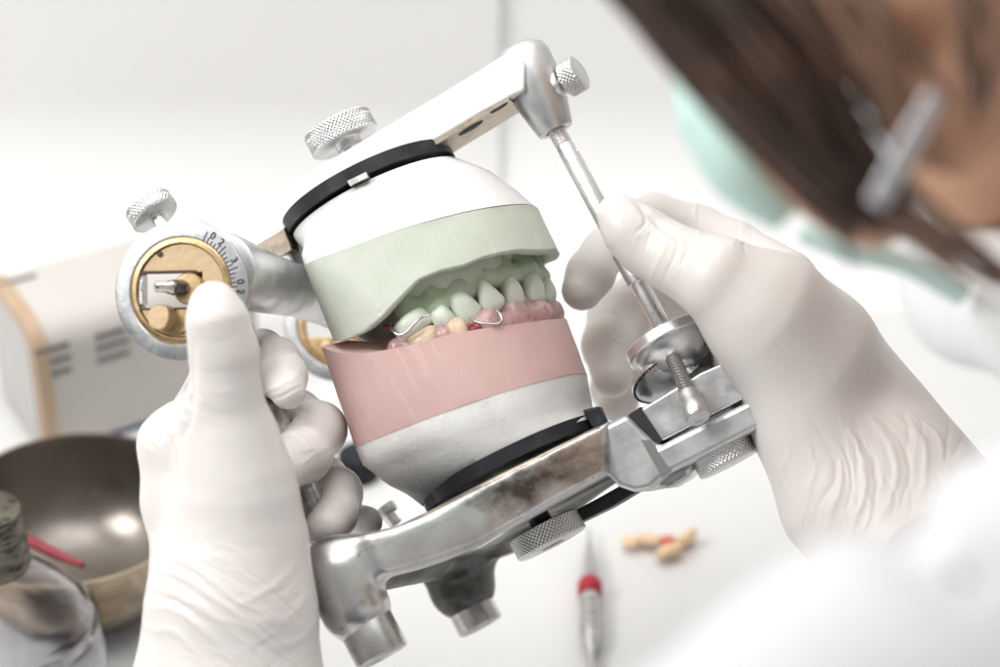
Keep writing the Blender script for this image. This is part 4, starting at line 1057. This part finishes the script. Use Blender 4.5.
part('side_panel', *prism(*aext([(a*.92+.35, b*.93) for a, b in apro(0)], -.05, .1)), M['cream_dark'], ap, world=True, sharp=30)
part('base_strip', *prism(*aext([(.02, .01), (.02, .3), (Db-.1, .3), (Db-.1, .01)], 1, Lb-.1)), M['blue'], ap, world=True, smooth=False)  # dark blue strip along the appliance's bottom edge
def onface(px, py):
    r = RC @ A((px-500)/FPX, -(py-333.5)/FPX, -1); c0_ = A(0, 0, CAMH); t = ((B0-c0_) @ nn)/(r @ nn); return c0_+r*t
for (x0, y0, x1, y1) in ((34, 352, 69, 345), (36, 365.5, 71, 357), (37, 378, 72, 369), (95, 337, 125, 329.5), (96, 349, 129, 340), (97, 361, 130, 352)):
    a_, b_ = onface(x0, y0), onface(x1, y1); dv = b_-a_; dv[2] = 0; mz = (a_[2]+b_[2])/2; c = (a_+b_)/2; c[2] = mz
    V, Fc = box(c, ee*np.linalg.norm(dv)/2, nn*.03, A(0, 0, .085)); part('vent', pw(V), Fc, M['vent'], ap, world=True, smooth=False)
c = B0+ee*1.2+nn*2.3+A(0, 0, Hb+.2)
V, Fc = box(T(15, 281, Hb+.03), ee*.75, nn*.07, A(0, 0, .05)); part('vent', pw(V), Fc, M['vent'], ap, world=True, smooth=False)

# probe instrument with a red ring
q0 = T(589, 520, .35); q1 = T(590, 600, .35); qd = nrm(q1-q0)
Lq = np.linalg.norm(T(592, 690, .35)-q0)
def zq(py): return float(np.linalg.norm(T(590, py, .35)-q0))
ins = empty('dental_instrument', T(590, 600, 0)*.01, 'slim metal hand instrument with a red ring lying on the table below the frame', 'hand instrument')
part('tip', *wlathe([(.03, zq(527)), (.09, zq(545)), (.20, zq(556)), (.22, zq(560)), (.26, zq(575)), (.25, zq(586))], q0, 40, qd), M['steel'], ins, world=True, sharp=50)
part('red_ring', *wlathe([(.2, zq(580)), (.34, zq(582.5)), (.39, zq(585)), (.39, zq(591)), (.34, zq(594)), (.2, zq(595))], q0, 48, qd), M['redring'], ins, world=True, sharp=60)
gp = [(.24, zq(590))]
for y in range(600, 632, 7): gp += [(.31, zq(y)), (.33, zq(y+2.5)), (.31, zq(y+4.6)), (.25, zq(y+5)), (.25, zq(y+6.6))]
gp += [(.32, zq(634)), (.27, zq(643)), (.14, zq(652)), (.12, zq(660)), (.12, zq(720))]
part('grip', *wlathe(gp, q0, 40, qd), M['steel'], ins, world=True, sharp=50)
# loose denture teeth
tl = [('small amber denture tooth farthest left of the loose group', 629, 543, .62, .70, .3), ('amber denture tooth standing second from left in the loose group', 647, 541, .78, .80, 1.2),
      ('large amber denture tooth nearest the camera in the loose group', 668, 553, 1.0, .9, 2.4), ('elongated amber denture tooth farthest right of the loose group', 686, 540, 1.05, .75, 2.9)]
V0, F0 = tooth_mesh(.85, 1.0, .42, .55, .3, .0, seed=5, e=.4)
base = None
for k, (lb, x, y, w, h, rz) in enumerate(tl):
    if base is None:
        base = part('denture_tooth', pw(V0), F0, M['amber'], world=True, org=(0, 0, 0)); o = base
    else: o = base.copy(); C.objects.link(o)
    c = T(x, y, .3*h); c[2] = .36*h+.04; o.location = Vector(c*.01); o.scale = (w, w*.95, h); o.rotation_euler = (1.3+.2*k, .3*k, rz)
    tag(o, lb, 'denture tooth', 'loose amber denture teeth on the table')
c = T(667, 541, .3); c[2] = .3
V, Fc = tooth_mesh(.55, .4, .4, .9, seed=8); o = part('acrylic_fragment', pw(V+c), Fc, mat('coral_acrylic', (.75, .22, .15), .4), world=True)
tag(o, 'small coral pink acrylic scrap among the loose amber teeth', 'acrylic scrap')
# dark ribbed cap far behind the fingers
c = T(359, 476, 0)
rib = [(.001, 0)]
o = part('ribbed_cap', *(lambda t: t)(wlathe([(.001, .0), (.62, .0), (.66, .05), (.66, .95), (.6, 1.0), (.001, 1.0)], c, 96, disp=lambda k, th: (.04*np.sign(np.sin(th*16)) if k in (2, 3) else 0*th))), M['navy'], world=True, sharp=30)
tag(o, 'dark navy ribbed plastic cap standing on the table between fingers and lower cast', 'cap')

# ================================================================== LIGHT, CAMERA
w = bpy.data.worlds.new('World'); bpy.context.scene.world = w; w.use_nodes = True
N = w.node_tree.nodes; K = w.node_tree.links; bg = N['Background']
tc = N.new('ShaderNodeTexCoord'); sp = N.new('ShaderNodeSeparateXYZ'); K.new(tc.outputs['Generated'], sp.inputs[0])
# made-up surroundings for the metals' reflections: lighter above and ahead, darker below and behind
cr = N.new('ShaderNodeValToRGB'); mr = N.new('ShaderNodeMapRange'); mr.inputs[1].default_value = -1; mr.inputs[2].default_value = 1
K.new(sp.outputs[2], mr.inputs[0]); K.new(mr.outputs[0], cr.inputs[0])
cr.color_ramp.elements[0].position = .30; cr.color_ramp.elements[0].color = (.14, .14, .145, 1)
cr.color_ramp.elements[1].position = .80; cr.color_ramp.elements[1].color = (1, .995, .985, 1)
e_ = cr.color_ramp.elements.new(.5); e_.color = (.42, .42, .43, 1)
mr2 = N.new('ShaderNodeMapRange'); mr2.inputs[1].default_value = -1; mr2.inputs[2].default_value = .6; mr2.inputs[3].default_value = .38; mr2.inputs[4].default_value = 1
K.new(sp.outputs[1], mr2.inputs[0])
mm = N.new('ShaderNodeMix'); mm.data_type = 'RGBA'; mm.blend_type = 'MULTIPLY'; mm.inputs[0].default_value = 1
K.new(cr.outputs[0], mm.inputs[6]); K.new(mr2.outputs[0], mm.inputs[7]); K.new(mm.outputs[2], bg.inputs[0]); bg.inputs[1].default_value = .74
def area(name, loc_, target, size, power, col=(1, 1, 1), sy=None):
    l = bpy.data.lights.new(name, 'AREA'); l.energy = power; l.color = col; l.size = size
    if sy: l.shape = 'RECTANGLE'; l.size_y = sy
    o = bpy.data.objects.new(name, l); C.objects.link(o); o.location = loc_
    o.rotation_euler = (Vector(target)-Vector(loc_)).to_track_quat('-Z', 'Y').to_euler(); return o
area('softbox_key', (-.80, .30, .85), (0, .5, .12), .42, 7.4, (1, .99, .975))
area('softbox_top', (.15, .7, 1.15), (0, .6, .05), .9, 2.6, (1, 1, 1))
area('wall_fill', (-.05, .56, .85), (-.05, .88, .16), .5, 3.0, (1, 1, 1))  # unseen lamp added to brighten the wall

cam = bpy.data.cameras.new('camera'); co = bpy.data.objects.new('camera', cam); C.objects.link(co)
cam.lens = 36*FPX/1000; cam.sensor_width = 36; cam.clip_start = .01; cam.clip_end = 50
co.location = (0, 0, CAMH*.01); co.rotation_euler = (PI/2-PITCH, 0, 0)
cam.dof.use_dof = True; cam.dof.focus_distance = .585; cam.dof.aperture_fstop = 8.8
sc = bpy.context.scene; sc.camera = co
sc.render.engine = 'CYCLES'; sc.cycles.use_denoising = True
try: sc.cycles.denoiser = 'OPENIMAGEDENOISE'
except Exception: pass
sc.cycles.max_bounces = 10; sc.cycles.transmission_bounces = 10; sc.cycles.sample_clamp_indirect = 4; sc.cycles.caustics_reflective = False; sc.cycles.caustics_refractive = True
sc.view_settings.view_transform = 'Standard'; sc.view_settings.look = 'None'; sc.view_settings.exposure = 0; sc.view_settings.gamma = 1
